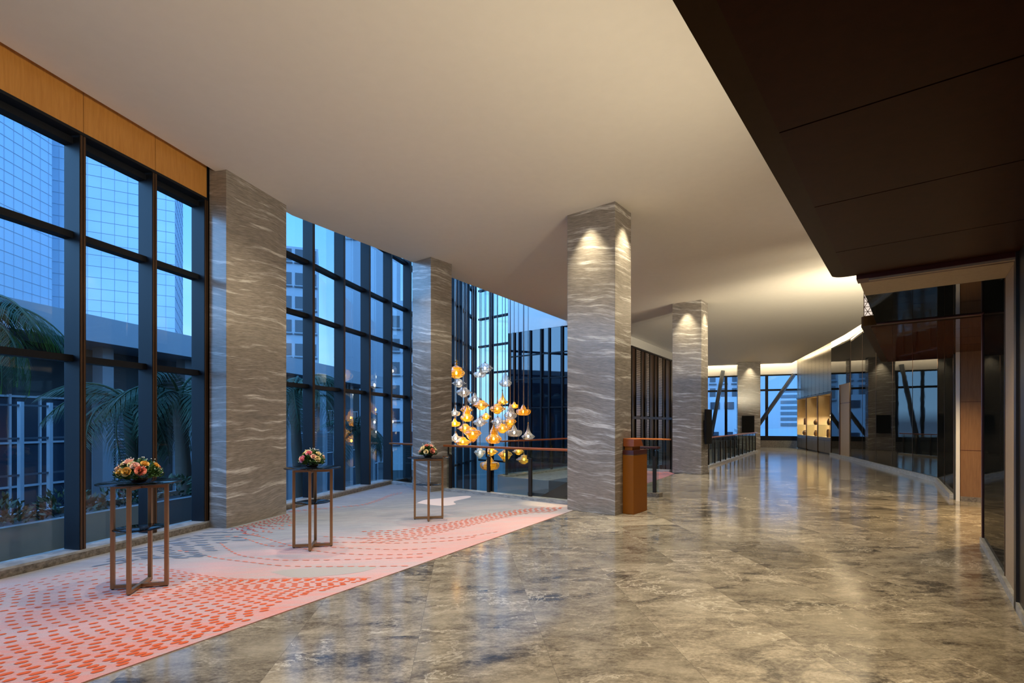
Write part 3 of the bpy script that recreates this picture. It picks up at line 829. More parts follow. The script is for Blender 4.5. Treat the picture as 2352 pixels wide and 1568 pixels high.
for k in range(3):
    t0_, t1_ = W3*k+.03, W3*(k+1)-.03
    cab = thing('display_cabinet', 'tall lit oak display niche, %s of the three by the end windows' % place[k], 'cabinet', tuple(ca+cd*(t0_))+(0,), group='display niches by the end windows')
    cseg('base', 'cabinet_grey', t0_, t1_, -.55, -.03, .06, .70, cab)
    cseg('plinth', 'dark_post', t0_, t1_, -.55, -.06, 0, .06, cab)
    cseg('drawer', 'cabinet_grey', t0_+.02, t1_-.02, -.035, -.015, .72, .85, cab)
    cseg('door', 'cabinet_grey', t0_+.02, (t0_+t1_)/2-.01, -.035, -.015, .08, .70, cab)
    cseg('door', 'cabinet_grey', (t0_+t1_)/2+.01, t1_-.02, -.035, -.015, .08, .70, cab)
    cseg('counter', 'niche_oak', t0_, t1_, -.55, -.02, .85, .88, cab)
    cseg('back_panel', 'niche_oak', t0_, t1_, -.60, -.55, .88, 3.13, cab)
    cseg('side_panel', 'niche_oak', t0_-.0, t0_+.03, -.55, -.02, .88, 3.13, cab)
    cseg('side_panel', 'niche_oak', t1_-.03, t1_+.0, -.55, -.02, .88, 3.13, cab)
    cseg('top_panel', 'niche_oak', t0_, t1_, -.55, -.02, 3.10, 3.13, cab)
    cseg('glass_shelf', 'rail_glass', t0_+.04, t1_-.04, -.42, -.04, 1.50, 1.515, cab)
    cseg('light_bar', 'led_niche', t0_+.5, t1_-.3, -.545, -.515, 2.02, 2.05, cab)
    cseg('frame', 'bronze_edge', t0_-.05, t0_+.005, -.05, .02, 0, 3.16, cab)
    for z, dt, pr in ((1.515, .95, k), (.88, 1.05, (k+2) % 3)):
        c_ = ca + cd*(t0_+dt) - cn*.17
        m = MB(); m.lathe(vase_profs[pr], n=24); v = m.build('vase', 'vase_clay'); v.location = (c_.x, c_.y, z)
        tag(v, 'clay vase %s %s display niche' % ('on the glass shelf of the' if z > 1 else 'on the counter of the', place[k]), 'vase', 'vases in the display niches')
# woven metal screen above the niches
w = thing('metal_screen', 'louvred metal screen above the three lit display niches', 'screen panel', (ca.x, ca.y, 3.16))
m = MB(); m.wall(ca, cb, -.3, -.25, 3.16, 5.96); m.build('backing', 'mesh_metal', w)
m = MB(); z = 3.24
while z < 5.70: m.wall(ca, cb, -.05, -.02, z, z+.034); z += .052
m.build('louvre', 'mesh_metal', w)
m = MB()
for k in range(10): m.wall(ca+cd*(.02+(CL-.1)*k/9), ca+cd*(.02+(CL-.1)*k/9+.06), -.10, -.055, 3.16, 5.75)
m.build('upright', 'dark_post', w)
m = MB(); m.wall(ca, cb, -.25, .02, 3.13, 3.20); m.build('bottom_rail', 'steel_blue', w)
# glass walls
def gwall(nm, a, b, z1, mat='black_glass', th=.15):
    m = MB(); m.wall(a, b, -th, 0, 0, z1); struct(m.build(nm, mat)); 
B0, B1, B2, B3, B4 = V2(15.88,25.2), V2(15.05,22.75), V2(14.95,22.45), V2(11.68,14.05), V2(9.36,10.85)
m = MB(); m.wall(B1, ca, -.15, 0, 0, 5.40); struct(m.build('wall_right_1', 'black_glass'))
m = MB(); m.wall(B3, B1, -.15, 0, 0, 5.40); struct(m.build('wall_right_2', 'black_glass'))
m = MB(); m.wall(B4, B3, -.15, 0, 0, 5.40); struct(m.build('wall_right_3', 'black_glass'))
m = MB()
for a_, b_, n_ in ((B3, B1, 5), (B4, B3, 2)):
    for k in range(n_+1):
        p = a_.lerp(b_, k/n_); d_ = (b_-a_).normalized(); m.wall(p-d_*.008, p+d_*.008, 0, .006, .1, 5.38)
struct(m.build('trim_31', 'bronze_edge'))
for i, (a_, b_) in enumerate(((B1, ca), (B3, B1), (B4, B3))):
    m = MB(); m.wall(a_, b_, .002, .07, 0, .12); struct(m.build('baseboard_%d' % (i+1), 'sill_stone'))
m = MB(); m.wall(B1, ca, -.15, .0, 5.40, 5.96); m.wall(B3, B1, -.15, .0, 5.4, 5.96); m.wall(B4, B3, -.15, 0, 5.4, 5.96); m.wall(ca, cb+cd*.5, -.4, -.3, 5.4, 5.96)
struct(m.build('wall_right_upper', 'white_paint'))
# light slot
BS = B3.lerp(B1, .78)
m = MB(); m.wall(BS, B1, .50, .56, 5.575, 5.60); m.wall(B1, ca, .50, .56, 5.575, 5.60); m.wall(ca, cb, .50, .56, 5.575, 5.60)
tag(m.build('light_strip', 'led_strip'), 'warm light strip in the ceiling slot along the right wall', 'light')
m = MB(); m.wall(FWL+FWD*.5, FWR-FWD*.3, -.62, -.56, 5.575, 5.60)
tag(m.build('light_strip', 'led_strip'), 'warm light strip in the ceiling slot above the end windows', 'light')
# beige door
da = V2(15.02,22.75)+leftn(B3,B1)*.0
dd = (B0-B1).normalized(); dn = leftn(B1, B0)
d_ = sempty('door_1', (B1.x, B1.y, 0))
m = MB(); m.wall(B1+dd*.1, B1+dd*1.5, .0, .03, .06, 2.52); m.build('leaf', 'lining_beige', d_)
m = MB(); m.wall(B1+dd*.1, B1+dd*1.5, .0, .03, 2.55, 3.42); m.build('overpanel', 'lining_beige', d_)
m = MB(); m.wall(B1+dd*1.5, B1+dd*1.6, .0, .06, 0, 3.42); m.wall(B1+dd*.1, B1+dd*1.5, .0, .02, 2.52, 2.55); m.build('frame', 'dark_red_wood', d_)

# portal and near right wall
off_w = 1.37          # distance canopy edge -> wall
def rpt(t, o): return CANQ + E1*t + E2*o     # t along the wall (0 = far end of the near canopy), o across from the canopy edge
tw = .93
tw2 = 3.15
def rbox(nm, mat, t0, t1, o0, o1, z0, z1, par=None, bevel=0):
    m = MB(); m.prism([rpt(t0,o0), rpt(t1,o0), rpt(t1,o1), rpt(t0,o1)], z0, z1); return m.build(nm, mat, par, bevel=bevel)
struct(rbox('wall_right_4', 'black_glass', tw, tw2, off_w, off_w+.14, .10, 3.07))
struct(rbox('trim_32', 'lining_beige', tw-.86, tw, off_w-.0, off_w+.14, .08, 3.07))
struct(rbox('trim_33', 'bronze_edge', tw-.015, tw+.015, off_w-.006, off_w+.1, .08, 3.07))
struct(rbox('trim_34', 'dark_red_wood', tw2-.06, tw2+.03, off_w-.012, off_w+.14, .08, 3.07))
struct(rbox('trim_35', 'dark_post', tw-.98, tw-.86, off_w-.03, off_w+.14, .0, 3.1))
struct(rbox('wall_right_5', 'dark_post', -9.9, tw-.98, off_w-.01, off_w+.14, .0, 3.1))
struct(rbox('baseboard_4', 'sill_stone', -9.9, tw2, off_w-.03, off_w+.2, 0, .085))
# portal soffit: oak strip, then dark glass
struct(rbox('trim_36', 'lining_beige', .16, .93, .21, off_w+.05, 3.075, 3.22))
struct(rbox('trim_37', 'black_glass', .93, 3.06, .21, off_w+2.6, 3.085, 3.22))
struct(rbox('trim_38', 'dark_red_wood', 3.06, 3.14, .21, off_w+2.6, 3.07, 3.22))
struct(rbox('trim_39', 'dark_red_wood', -.03, .16, .20, off_w+.05, 3.05, 3.20))
struct(rbox('trim_40', 'lining_beige', -.01, .03, .30, off_w+.05, 3.03, 3.052))
# canopies
def canopy(label, t0, t1, wid, under, lipm, seams):
    cnp = thing('canopy', label, 'canopy', tuple(rpt(t0, 0)) + (3.1,))
    m = MB(); r = .12; pts = []
    def arc(ct, co, a0, a1):
        return [rpt(ct+r*math.cos(a), co+r*math.sin(a)) for a in [a0+(a1-a0)*k/6 for k in range(7)]]
    outer = arc(t1-r, r, 0, -PI/2) + arc(t0+r, r, -PI/2, -PI) + [rpt(t0, wid), rpt(t1, wid)]
    m.prism(outer, 3.10, 3.25); m.build('lip', lipm, cnp)
    ts = [t0+.125] + seams + [t1-.05]
    for i in range(len(ts)-1):
        m = MB(); m.prism([rpt(ts[i]+.006,.125), rpt(ts[i+1]-.006,.125), rpt(ts[i+1]-.006,wid-.01), rpt(ts[i]+.006,wid-.01)], 3.088, 3.10)
        m.build('panel', under, cnp)
    return cnp
canopy('dark walnut canopy overhead at the upper right, over the near entrance', -9.9, 0.0, off_w, 'canopy_wood', 'canopy_lip', [-9.1,-7.9,-6.7,-5.7,-4.5,-3.3,-2.16,-.98])
canopy('second glossy brown canopy beyond the portal, at the far lift entrance', 3.28, 9.15, 4.4, 'canopy_gloss', 'canopy_lip', [4.4,5.5,6.6,7.7])
# lattice lanterns above the second canopy
lt = thing('lattice_lantern', 'glowing white lantern with triangle lattice standing on the second canopy', 'lantern', tuple(rpt(3.42,.04)) + (3.25,))
m = MB(); m.prism([rpt(3.42,.04), rpt(5.9,.04), rpt(5.9,.9), rpt(3.42,.9)], 3.25, 4.9); m.build('diffuser', 'lantern_light', lt)
m = MB(); st = .086; zz = [3.26+.0745*k for k in range(23)]
def lat(P, L_):       # triangle lattice on one face; P(u) gives the plan point
    for z in zz:
        p, q = P(0), P(L_); m.bar((p.x,p.y,z), (q.x,q.y,z), .008, .008)
    for i in range(len(zz)-1):
        for j in range(int(L_/st)+1):
            ua = st*(j+(.5 if i % 2 else 0))
            for sg in (-.5, .5):
                ub = ua+sg*st
                if 0 <= ua <= L_ and 0 <= ub <= L_:
                    p, q = P(ua), P(ub); m.bar((p.x,p.y,zz[i]), (q.x,q.y,zz[i+1]), .008, .008)
lat(lambda u: rpt(3.412, .04+u), .86)
lat(lambda u: rpt(3.42+u, .032), 2.48)
m.build('lattice', 'bronze_edge', lt)
struct(rbox('wall_right_6', 'oak_panel', -9.9, 13.4, 1.45, 1.6, 3.22, 5.96))
# lift lobby behind the near wall: oak return, white edge, dark walls
lo = V2(9.30, 10.62)
m = MB(); m.prism([lo, lo+E2*2.4, lo+E2*2.4+E1*.2, lo+E1*.2], .10, 3.1); struct(m.build('wall_lobby_far', 'portal_oak'))
m = MB(); m.prism([lo-E1*.012, lo+E2*2.4-E1*.012, lo+E2*2.4+E1*.2, lo+E1*.2], 0, .10); struct(m.build('baseboard_5', 'kerb_stone'))
m = MB(); m.prism([lo-E2*.07-E1*.03, lo-E2*.01-E1*.03, lo-E2*.01+E1*.1, lo-E2*.07+E1*.1], .0, 3.1); struct(m.build('trim_41', 'white_paint'))
m = MB()
for z in (1.05, 2.05): m.prism([lo-E1*.004, lo+E2*2.4-E1*.004, lo+E2*2.4, lo], z, z+.008)
struct(m.build('trim_42', 'dark_red_wood'))
struct(rbox('wall_lobby_side', 'canopy_wood', tw2-.2, 9.0, off_w+2.5, off_w+2.65, 0, 3.2))
struct(rbox('wall_lobby_near', 'canopy_wood', tw2, tw2+.12, off_w+.05, off_w+2.6, 0, 3.2))

# back wall
m = MB(); m.wall(V2(-7.6,-2.75), wall_line(-2.75)+E2*.3, -.15, 0, -.1, 5.96); struct(m.build('wall_back', 'beige_paint'))

# ------------------------------------------------------------------ hanging lamps
def wav(prof, n=5):
    out = []
    for i in range(len(prof)-1):
        (r0, z0), (r1, z1) = prof[i], prof[i+1]
        for k in range(n):
            t = k/n; rip = .03*math.sin((i*n+k)*2.1)
            out.append((max(.01, r0+(r1-r0)*t+rip*min(1, (r0+(r1-r0)*t)*2)), z0+(z1-z0)*t))
    out.append(prof[-1]); return out
SH = {'disc': [(.10,.62),(.30,.56),(.42,.44),(.46,.32),(.72,.24),(.78,.12),(1.0,.04),(.97,-.06),(.72,-.14),(.66,-.28),(.42,-.38),(.34,-.50),(.12,-.58)],
      'lantern': [(.10,.95),(.18,.86),(.26,.66),(.36,.50),(.40,.38),(.90,.28),(1.0,.12),(.98,-.10),(.90,-.26),(.72,-.40),(.62,-.46),(.30,-.50)],
      'gourd': [(.10,1.70),(.16,1.45),(.30,1.20),(.46,.95),(.56,.72),(.52,.56),(.70,.36),(.96,.12),(1.0,-.08),(.84,-.34),(.62,-.52),(.30,-.60)],
      'tear': [(.06,1.95),(.11,1.55),(.18,1.15),(.30,.80),(.48,.48),(.74,.22),(1.0,.05),(.97,-.12),(.74,-.32),(.45,-.42),(.20,-.46)],
      'top': [(.12,.70),(.34,.64),(.44,.44),(.80,.32),(.86,.18),(1.0,.06),(.88,-.06),(.66,-.26),(.58,-.46),(.36,-.66),(.30,-.82),(.08,-.98)],
      'finial': [(.12,1.75),(.18,1.62),(.10,1.50),(.20,1.34),(.10,1.20),(.30,1.02),(.62,.90),(.66,.62),(.90,.50),(1.0,.24),(.90,.02),(.70,-.16),(.40,-.30),(.15,-.38)]}
BULBZ = {'disc': 0, 'lantern': 0, 'gourd': 0, 'tear': 0, 'top': 0, 'finial': .25}
shade_me = {}
for k_, p_ in SH.items():
    for c_ in ('amber', 'clear'):
        m = MB(); m.lathe(wav(p_), n=28); o = m.build('shade', c_+'_glass'); shade_me[(k_, c_)] = o.data; bpy.data.objects.remove(o)
m = MB(); m.lathe([(0,-.10),(.05,-.08),(.075,0),(.05,.09),(.02,.12),(0,.12)], n=12); o = m.build('bulb','bulb_warm'); bulb_w = o.data; bpy.data.objects.remove(o)
m = MB(); m.lathe([(0,-.10),(.05,-.08),(.075,0),(.05,.09),(.02,.12),(0,.12)], n=12); o = m.build('bulb','bulb_white'); bulb_c = o.data; bpy.data.objects.remove(o)
m = MB(); m.lathe([(0,.10),(.05,.10),(.06,0),(.10,-.04),(0,-.04)], n=12); o = m.build('cap','cap_brass'); cap_me = o.data; bpy.data.objects.remove(o)
LAMPS = []
def lamp(px, py, wpx, depth, col, typ, label):
    x = (px-1176)*depth/F; z = HC-(py-HZ)*depth/F; R = wpx/2*depth/F*1.1
    t = thing('pendant_lamp', label, 'lamp', (x, depth, z), group='glass pendant lamps of the atrium cluster')
    s_ = bpy.data.objects.new('shade', shade_me[(typ, col)]); COL.objects.link(s_); s_.parent = t; s_.scale = (R,R,R)
    b_ = bpy.data.objects.new('bulb', bulb_w if col == 'amber' else bulb_c); COL.objects.link(b_); b_.parent = t; b_.scale = (.42,.42,.42); b_.location = (0,0,BULBZ[typ]*R)
    top = SH[typ][0][1]*R
    c_ = bpy.data.objects.new('cap', cap_me); COL.objects.link(c_); c_.parent = t; c_.location = (0,0,top); c_.scale = (.35,.35,.35)
    m = MB(); m.tube([(x, depth, z+top), (x, depth, 8.6)], .011, 6); m.build('cord', 'cord_grey', t)
    LAMPS.append(t)
def u5(u, v): return (1000+.21684*u, 620+.21684*v)
def u6(u, v): return (1000+.21684*u, 860+.21684*v)
LL = [
 (u5(222,1115),36,14.1,'amber','finial','tall amber lamp with knobbed finial, highest amber one beside the second column'),
 (u5(525,1040),36,16.6,'clear','disc','highest clear lamp of the cluster, wide and ribbed, in front of blue glass'),
 (u5(470,1105),26,15.9,'clear','lantern','small clear lamp tucked under the left side of the highest clear lamp'),
 (u5(742,1195),27,17.2,'clear','gourd','clear lamp with tall smoky neck hanging alone at upper right'),
 (u5(250,1200),30,15.2,'clear','disc','clear lamp directly below the knobbed amber lamp by the column'),
 (u5(300,1295),36,14.6,'clear','disc','wide clear lamp second below the knobbed amber lamp'),
 (u5(415,1375),30,16.2,'clear','lantern','clear smoky lamp just left of the wide amber disc in the upper middle'),
 (u5(485,1430),36,15.6,'amber','disc','wide amber disc lamp in the upper middle, below the blue glass'),
 (u5(655,1470),37,16.4,'amber','disc','wide amber lamp below the tall necked amber one'),
 (u5(710,1395),24,17.4,'amber','tear','slim amber lamp with tall pointed neck in the upper right of the cluster'),
 (u5(835,1440),19,18.4,'amber','lantern','small amber lamp behind the clear pointed one at right'),
 (u5(932,1500),31,17.6,'amber','lantern','amber lantern lamp farthest right in the upper group'),
 (u6(335,455),28,14.6,'amber','gourd','amber gourd lamp at left, above two overlapping amber discs'),
 (u6(330,372),29,16.6,'amber','disc','amber disc lamp partly behind the left gourd lamp'),
 (u6(470,505),33,15.8,'clear','disc','clear stepped lamp in the middle of the cluster'),
 (u6(535,445),25,17.3,'amber','disc','amber lamp peeking out behind the clear stepped lamp in the middle'),
 (u6(660,500),32,17.0,'clear','disc','clear disc lamp left of the small amber lantern pair in the middle'),
 (u6(795,430),28,17.2,'clear','gourd','clear lamp with pointed neck left of the rightmost amber lantern'),
 (u6(790,500),28,17.8,'amber','top','amber lamp hanging under the clear pointed one at right'),
 (u6(710,570),35,16.2,'amber','disc','wide amber disc lamp just right of the middle, above the tall amber bell'),
 (u6(315,570),33,15.0,'amber','disc','left one of two overlapping amber discs at lower left'),
 (u6(395,625),38,14.4,'amber','top','large amber lamp tapering down, right one of the overlapping pair at lower left'),
 (u6(205,410),24,14.6,'clear','lantern','pale lamp half hidden by the second column, middle height'),
 (u6(205,520),24,14.4,'amber','lantern','amber lamp half hidden by the second column, below the pale one'),
 (u6(215,675),26,14.6,'clear','lantern','bright clear lamp by the second column just above the railing'),
 (u6(290,715),35,14.5,'amber','disc','flat amber lamp at far left just over the handrail'),
 (u6(617,680),34,15.6,'amber','gourd','large amber bell lamp with tall neck over the middle of the railing'),
 (u6(835,615),33,17.0,'clear','lantern','clear banded lamp at right over the handrail'),
 (u6(983,655),28,17.6,'clear','tear','clear teardrop lamp with long pointed neck, rightmost of the cluster'),
 (u6(472,825),26,15.6,'clear','top','clear lamp seen through the railing glass at left'),
 (u6(592,815),30,16.6,'amber','disc','amber lamp crossed by the handrail, over the lowest lamp'),
 (u6(740,850),31,16.8,'amber','top','amber cone shaped lamp below the handrail'),
 (u6(880,815),25,18.2,'amber','disc','amber lamp just under the handrail at right'),
 (u6(938,900),33,17.4,'amber','disc','flat amber disc lamp low behind the railing glass at right'),
 (u6(576,960),41,15.4,'amber','lantern','lowest amber lamp, hanging behind the railing glass'),
]
for p_, w_, d_, c_, t_, l_ in LL: lamp(p_[0], p_[1], w_, d_, c_, t_, l_)

# ------------------------------------------------------------------ outside
# ledge and planter
run_o = MUL[0:NM0+5]
lo_a, lo_b = poly_off(run_o, .26), poly_off(run_o, 2.6)
m = MB()
for i in range(len(run_o)-1): m.prism([lo_a[i], lo_a[i+1], lo_b[i+1], lo_b[i]], -.4, -.06)
struct(m.build('terrace', 'slab_grey'))
pa_, pb_ = poly_off(run_o, .95), poly_off(run_o, 1.08); pc_, pd_ = poly_off(run_o, 1.9), poly_off(run_o, 2.0)
pl = thing('planter', 'low grey stone planter along the outside of the left windows', 'planter', (pa_[8].x, pa_[8].y, -.06))
for rng, nm in (((pa_, pb_), 'wall'), ((pc_, pd_), 'wall')):
    m = MB()
    for i in range(len(run_o)-1): m.prism([rng[0][i], rng[0][i+1], rng[1][i+1], rng[1][i]], -.06, .36)
    m.build('side', 'planter_stone', pl)
m = MB()
for i in range(len(run_o)-1): m.prism([pb_[i], pb_[i+1], pc_[i+1], pc_[i]], -.06, .28)
m.build('soil', 'facade_dark', pl)
k = 0
names = ['low dark shrub in the window planter, %s' % q for q in ('at the left edge of the view', 'left of the first mullion', 'right behind the first mullion', 'behind the near cocktail table', 'between the second mullion and the wide column', 'at the planter end by the wide column')]
for i in range(6):
    yy = 5.3+.85*i; base = V2(-5.31+.2394*(yy-5.31), yy) + V2(-.974,.226)*1.48
    m = MB(); leafdome(m, 260, .42, .42, .0, .10, 40+i); o = m.build('shrub', 'shrub_leaf'); o.location = (base.x, base.y, .28)
    tag(o, names[i], 'shrub', 'shrubs in the window planter')

# palms
def frond_mesh(seed, L):
    rnd = random.Random(seed); m = MB(); pts = []
    for i in range(15):
        t = i/14; pts.append(Vector((L*t*(1-.18*t*t), 0, L*(.55*t - 1.0*t*t))))
    m.tube(pts, [.022*(1-.8*i/14) for i in range(15)], 5)
    for i in range(1, 15):
        for q in range(3):
            p = pts[i-1].lerp(pts[i], q/4); tt = (i-1+q/4)/14
            ln = L*.36*math.sin(PI*(.12+.80*tt))*rnd.uniform(.85,1.1)
            dv = (pts[i]-pts[i-1]).normalized()
            for sg in (-1, 1):
                d = (dv*.55 + Vector((0, sg*.85, -.35-.3*tt))).normalized()
                e = p + d*ln*.55; f = p + d*ln + Vector((0,0,-ln*.28)); wv = dv*.0075*L
                m.add([p-wv*.6, p+wv*.6, e+wv, e-wv, f], [(0,1,2,3),(3,2,4)])
    return m
fm = []
for q in range(3):
    o = frond_mesh(20+q, 1.0).build('frond', 'palm_leaf'); fm.append(o.data); bpy.data.objects.remove(o)
def palm(label, c, zt, L, n, seed):
    rnd = random.Random(seed); t = thing('palm_tree', label, 'palm', (c.x, c.y, -4.5), group='palms outside the windows')
    m = MB(); H_ = zt+4.5
    m.tube([(.12*math.sin(z*.5), 0, z) for z in [H_*k/12 for k in range(13)]], [.20-.06*k/12 + (.02 if k % 2 else 0) for k in range(13)], 10); m.build('trunk', 'palm_trunk', t, False)
    m = MB(); m.lathe([(.02,H_+.25),(.12,H_+.15),(.17,H_),(.14,H_-.35),(.1,H_-.5)], (.12*math.sin(H_*.5),0,0), 10); m.build('crown_shaft', 'palm_leaf', t, False)
    for k in range(n):
        o = bpy.data.objects.new('frond', fm[k % 3]); COL.objects.link(o); o.parent = t
        o.location = (.12*math.sin(H_*.5), 0, H_+.05); o.scale = (L,)*3
        o.rotation_euler = (rnd.uniform(-.2,.2), rnd.uniform(-.75,.55), 2*PI*k/n*2.4+rnd.uniform(-.2,.2))
palm('tall palm with arching fronds filling the leftmost window', V2(-10.3, 9.5), 3.6, 1.95, 17, 1)
palm('dark palm seen behind the near cocktail table, middle window', V2(-9.6, 12.9), 2.0, 1.9, 15, 2)
palm('dark palm in the window just left of the wide column', V2(-7.9, 12.2), 2.2, 1.8, 16, 3)
palm('palm partly hidden, in the window strip right of the wide column', V2(-7.2, 17.0), 2.6, 1.9, 15, 4)
palm('low palm behind the window mullions left of the short railing', V2(-6.2, 20.5), 1.3, 1.7, 14, 5)

# long low building across the forecourt
pv0 = V2(-18.2, -2.0); pv1 = V2(-10.6, 42.5)
pvd = (pv1-pv0).normalized(); pvn = leftn(pv0, pv1); PVL = (pv1-pv0).length
pav = thing('low_building', 'long low building with pale flat roof band across the forecourt', 'building', (pv0.x, pv0.y, -4.5))
m = MB(); m.wall(pv0, pv1, 0, 9, 4.50, 5.42); m.build('roof_slab', 'facade_grey', pav)
m = MB(); m.wall(pv0, pv1, 2.2, 9, -4.5, 4.5); m.build('wall', 'facade_dark', pav)
for k in range(12):
    p = pv0+pvd*(2+3.9*k); m = MB(); m.wall(p, p+pvd*.45, .9, 1.35, -4.5, 4.5); m.build('pillar', 'planter_stone', pav)
for k in range(12):
    p = pv0+pvd*(2.7+3.9*k); fr = MB()
    for q in range(4): fr.wall(p+pvd*(.95*q), p+pvd*(.95*q+.07), 2.08, 2.2, -3.9, 2.6)
    for z in (-3.9, -2.0, -.6, .9, 2.5): fr.wall(p, p+pvd*2.92, 2.08, 2.2, z, z+.07)
    wn = fr.build('window', 'facade_white', pav)
    g = MB(); g.wall(p+pvd*.05, p+pvd*2.87, 2.15, 2.19, -3.9, 2.5); g.build('pane', 'window_dark', wn)
    if k % 3 != 1:
        bl = MB(); z = -.55
        while z < 2.45: bl.wall(p+pvd*.08, p+pvd*2.85, 2.10, 2.14, z, z+.06); z += .12
        bl.build('blind', 'blind_grey', wn)
# service frames and boards in front of it (pale uprights of a scaffold)
sc = thing('scaffold_frame', 'pale upright scaffold frame outside, seen low in the leftmost window', 'scaffold', (-13.2, 12.5, -4.5))
m = MB()
for k in range(7):
    p = V2(-13.9,11.0)+pvd*(.75*k); m.bar((p.x,p.y,-4.5),(p.x,p.y,2.2),.10,.10)
m.build('upright', 'facade_white', sc)
m = MB()
for z in (-2.5,-1,.2,1.2,2.1): 
    p = V2(-13.9,11.0); q = p+pvd*4.6; m.bar((p.x,p.y,z),(q.x,q.y,z),.05,.05)
m.build('ledger', 'steel_blue', sc)

def tower(name, label, a, b, depth, z1, cell, lines=True, mat='tower_glass', z0=-4.5):
    t = thing(name, label, 'building', (a.x, a.y, z0))
    d = (b-a).normalized(); n = leftn(a, b); L = (b-a).length
    m = MB(); m.wall(a, b, 0, depth, z0, z1); m.build('facade', mat, t)
    if lines:
        m = MB(); cw, ch = cell
        for k in range(int(L/cw)+1): m.wall(a+d*(cw*k), a+d*(cw*k+.035), -.04, 0, z0, z1)
        for k in range(int((z1-z0)/ch)+1): m.wall(a, b, -.04, 0, z0+ch*k, z0+ch*k+.035)
        c_ = b; e = n
        for k in range(int(depth/cw)+1): m.wall(c_+e*(cw*k), c_+e*(cw*k+.035), -.04, 0, z0, z1)
        for k in range(int((z1-z0)/ch)+1): m.wall(c_, c_+e*depth, -.04, 0, z0+ch*k, z0+ch*k+.035)
        m.build('joint_grid', 'joint_blue', t)
    return t
tower('glass_tower', 'near pale glass tower with a square grid, filling the leftmost window', V2(-43,33), V2(-44.5,49.5), 14, 60, (.95,1.0))
tower('glass_tower', 'second grid glass tower showing in the two windows left of the wide column', V2(-49,52), V2(-38.2,58.0), 12, 62, (1.15,1.2))
def slab_building(name, label, a, b, depth, z1, nx, zs, wfac, mat='facade_white', z0=-4.5, group=None):
    t = thing(name, label, 'building', (a.x, a.y, z0)); d = (b-a).normalized(); L = (b-a).length
    m = MB(); m.wall(a, b, 0, depth, z0, z1); m.build('wall', mat, t)
    for z in zs:
        for k in range(nx):
            x0 = L*(k+.5-wfac/2)/nx; x1 = L*(k+.5+wfac/2)/nx
            m = MB(); m.wall(a+d*x0, a+d*x1, -.06, .05, z, z+1.5)
            m.wall(a+d*(x0-.1), a+d*(x1+.1), -.25, 0, z-.35, z-.2)
            w_ = m.build('window', 'window_dark', t)
    return t
slab_building('apartment_tower', 'pale apartment tower with stacked balcony bands, right of the wide column', V2(-30.5,64), V2(-25.0,66), 8, 24, 2, [3.0*k+4.2 for k in range(7)], .86)
slab_building('apartment_tower', 'plain pale tower behind the window mullions, middle of the window wall', V2(-27,78), V2(-17.5,80), 8, 33, 2, [30], .3, mat='facade_white')
slab_building('apartment_tower', 'tower with dark window bands just left of the second column', V2(-16.2,66), V2(-12.5,67), 6, 17.5, 2, [3.0*k-1 for k in range(6)], .75)
# hotel beyond the end windows
hb = slab_building('hotel_building', 'white hotel block with small grid windows, outside left of the farthest column', V2(19,68.5), V2(30.5,65.1), 10, 26, 9, [2.3*k+4.6 for k in range(8)], .52)
m = MB(); m.wall(V2(19.5,60), V2(27.0,57.8), 0, 4, -4.5, 4.6); m.build('annex', 'facade_white', hb)
for k in range(5):
    d = (V2(27.0,57.8)-V2(19.5,60)).normalized(); p = V2(19.5,60)+d*(.6+1.5*k)
    m = MB(); m.wall(p, p+d*.8, -.05, 0, -1.5, .6); m.wall(p-d*.1, p+d*.9, -.12, 0, 3.2, 4.0); m.build('window', 'window_dark', hb)
rb_ = slab_building('office_block', 'white office block with a louvred strip, outside right of the farthest column', V2(27.4,57.6), V2(41,51.5), 6, 12, 2, [], .5)
d = (V2(41,51.5)-V2(27.4,57.6)).normalized()
for k in range(10):
    p = V2(27.4,57.6)+d*2.5; m = MB(); m.wall(p, p+d*1.9, -.06, .0, -.6+.62*k, -.25+.62*k); m.build('louvre', 'blind_grey', rb_)
m = MB(); m.wall(V2(27.4,57.6), V2(41,51.5), -.4, 0, 8.2, 8.7); m.build('cornice', 'facade_white', rb_)
cn_ = thing('entrance_roof', 'low white entrance roof outside the end windows', 'roof', (28, 46, -.3))
m = MB(); q_ = [(21,44,.30),(34,40,.30),(38,50,1.05),(23,53,1.05)]
m.add([(x,y,z-.3) for x,y,z in q_]+q_, [(3,2,1,0),(4,5,6,7),(0,1,5,4),(1,2,6,5),(2,3,7,6),(3,0,4,7)]); m.build('slab', 'facade_white', cn_)
m = MB(); 
for p in (V2(24,45), V2(32,43), V2(34,48)): m.tube([(p.x,p.y,-4.5),(p.x,p.y,.1)], .15, 10)
m.build('support', 'steel_blue', cn_)

# ------------------------------------------------------------------ world and lights
wd = bpy.data.worlds.new('dusk'); SC.world = wd; wd.use_nodes = True
nt = wd.node_tree; nt.nodes.clear()
tc = nt.nodes.new('ShaderNodeTexCoord'); sp = nt.nodes.new('ShaderNodeSeparateXYZ'); nt.links.new(tc.outputs['Generated'], sp.inputs[0])
cr = nt.nodes.new('ShaderNodeValToRGB'); nt.links.new(sp.outputs[2], cr.inputs[0])
stops = [(0.0,(.10,.16,.26)), (.02,(.34,.60,.90)), (.22,(.22,.52,.90)), (.42,(.10,.40,.85)), (1.0,(.06,.26,.68))]
while len(cr.color_ramp.elements) < len(stops): cr.color_ramp.elements.new(.5)
for e, (p_, c_) in zip(cr.color_ramp.elements, stops): e.position = p_; e.color = c_+(1,)
gd = nt.nodes.new('ShaderNodeVectorMath'); gd.operation = 'DOT_PRODUCT'; nt.links.new(tc.outputs['Generated'], gd.inputs[0]); gd.inputs[1].default_value = Vector((-.80,-.52,.30)).normalized()  # unseen brighter sky lobe behind left, added to light the window-side faces
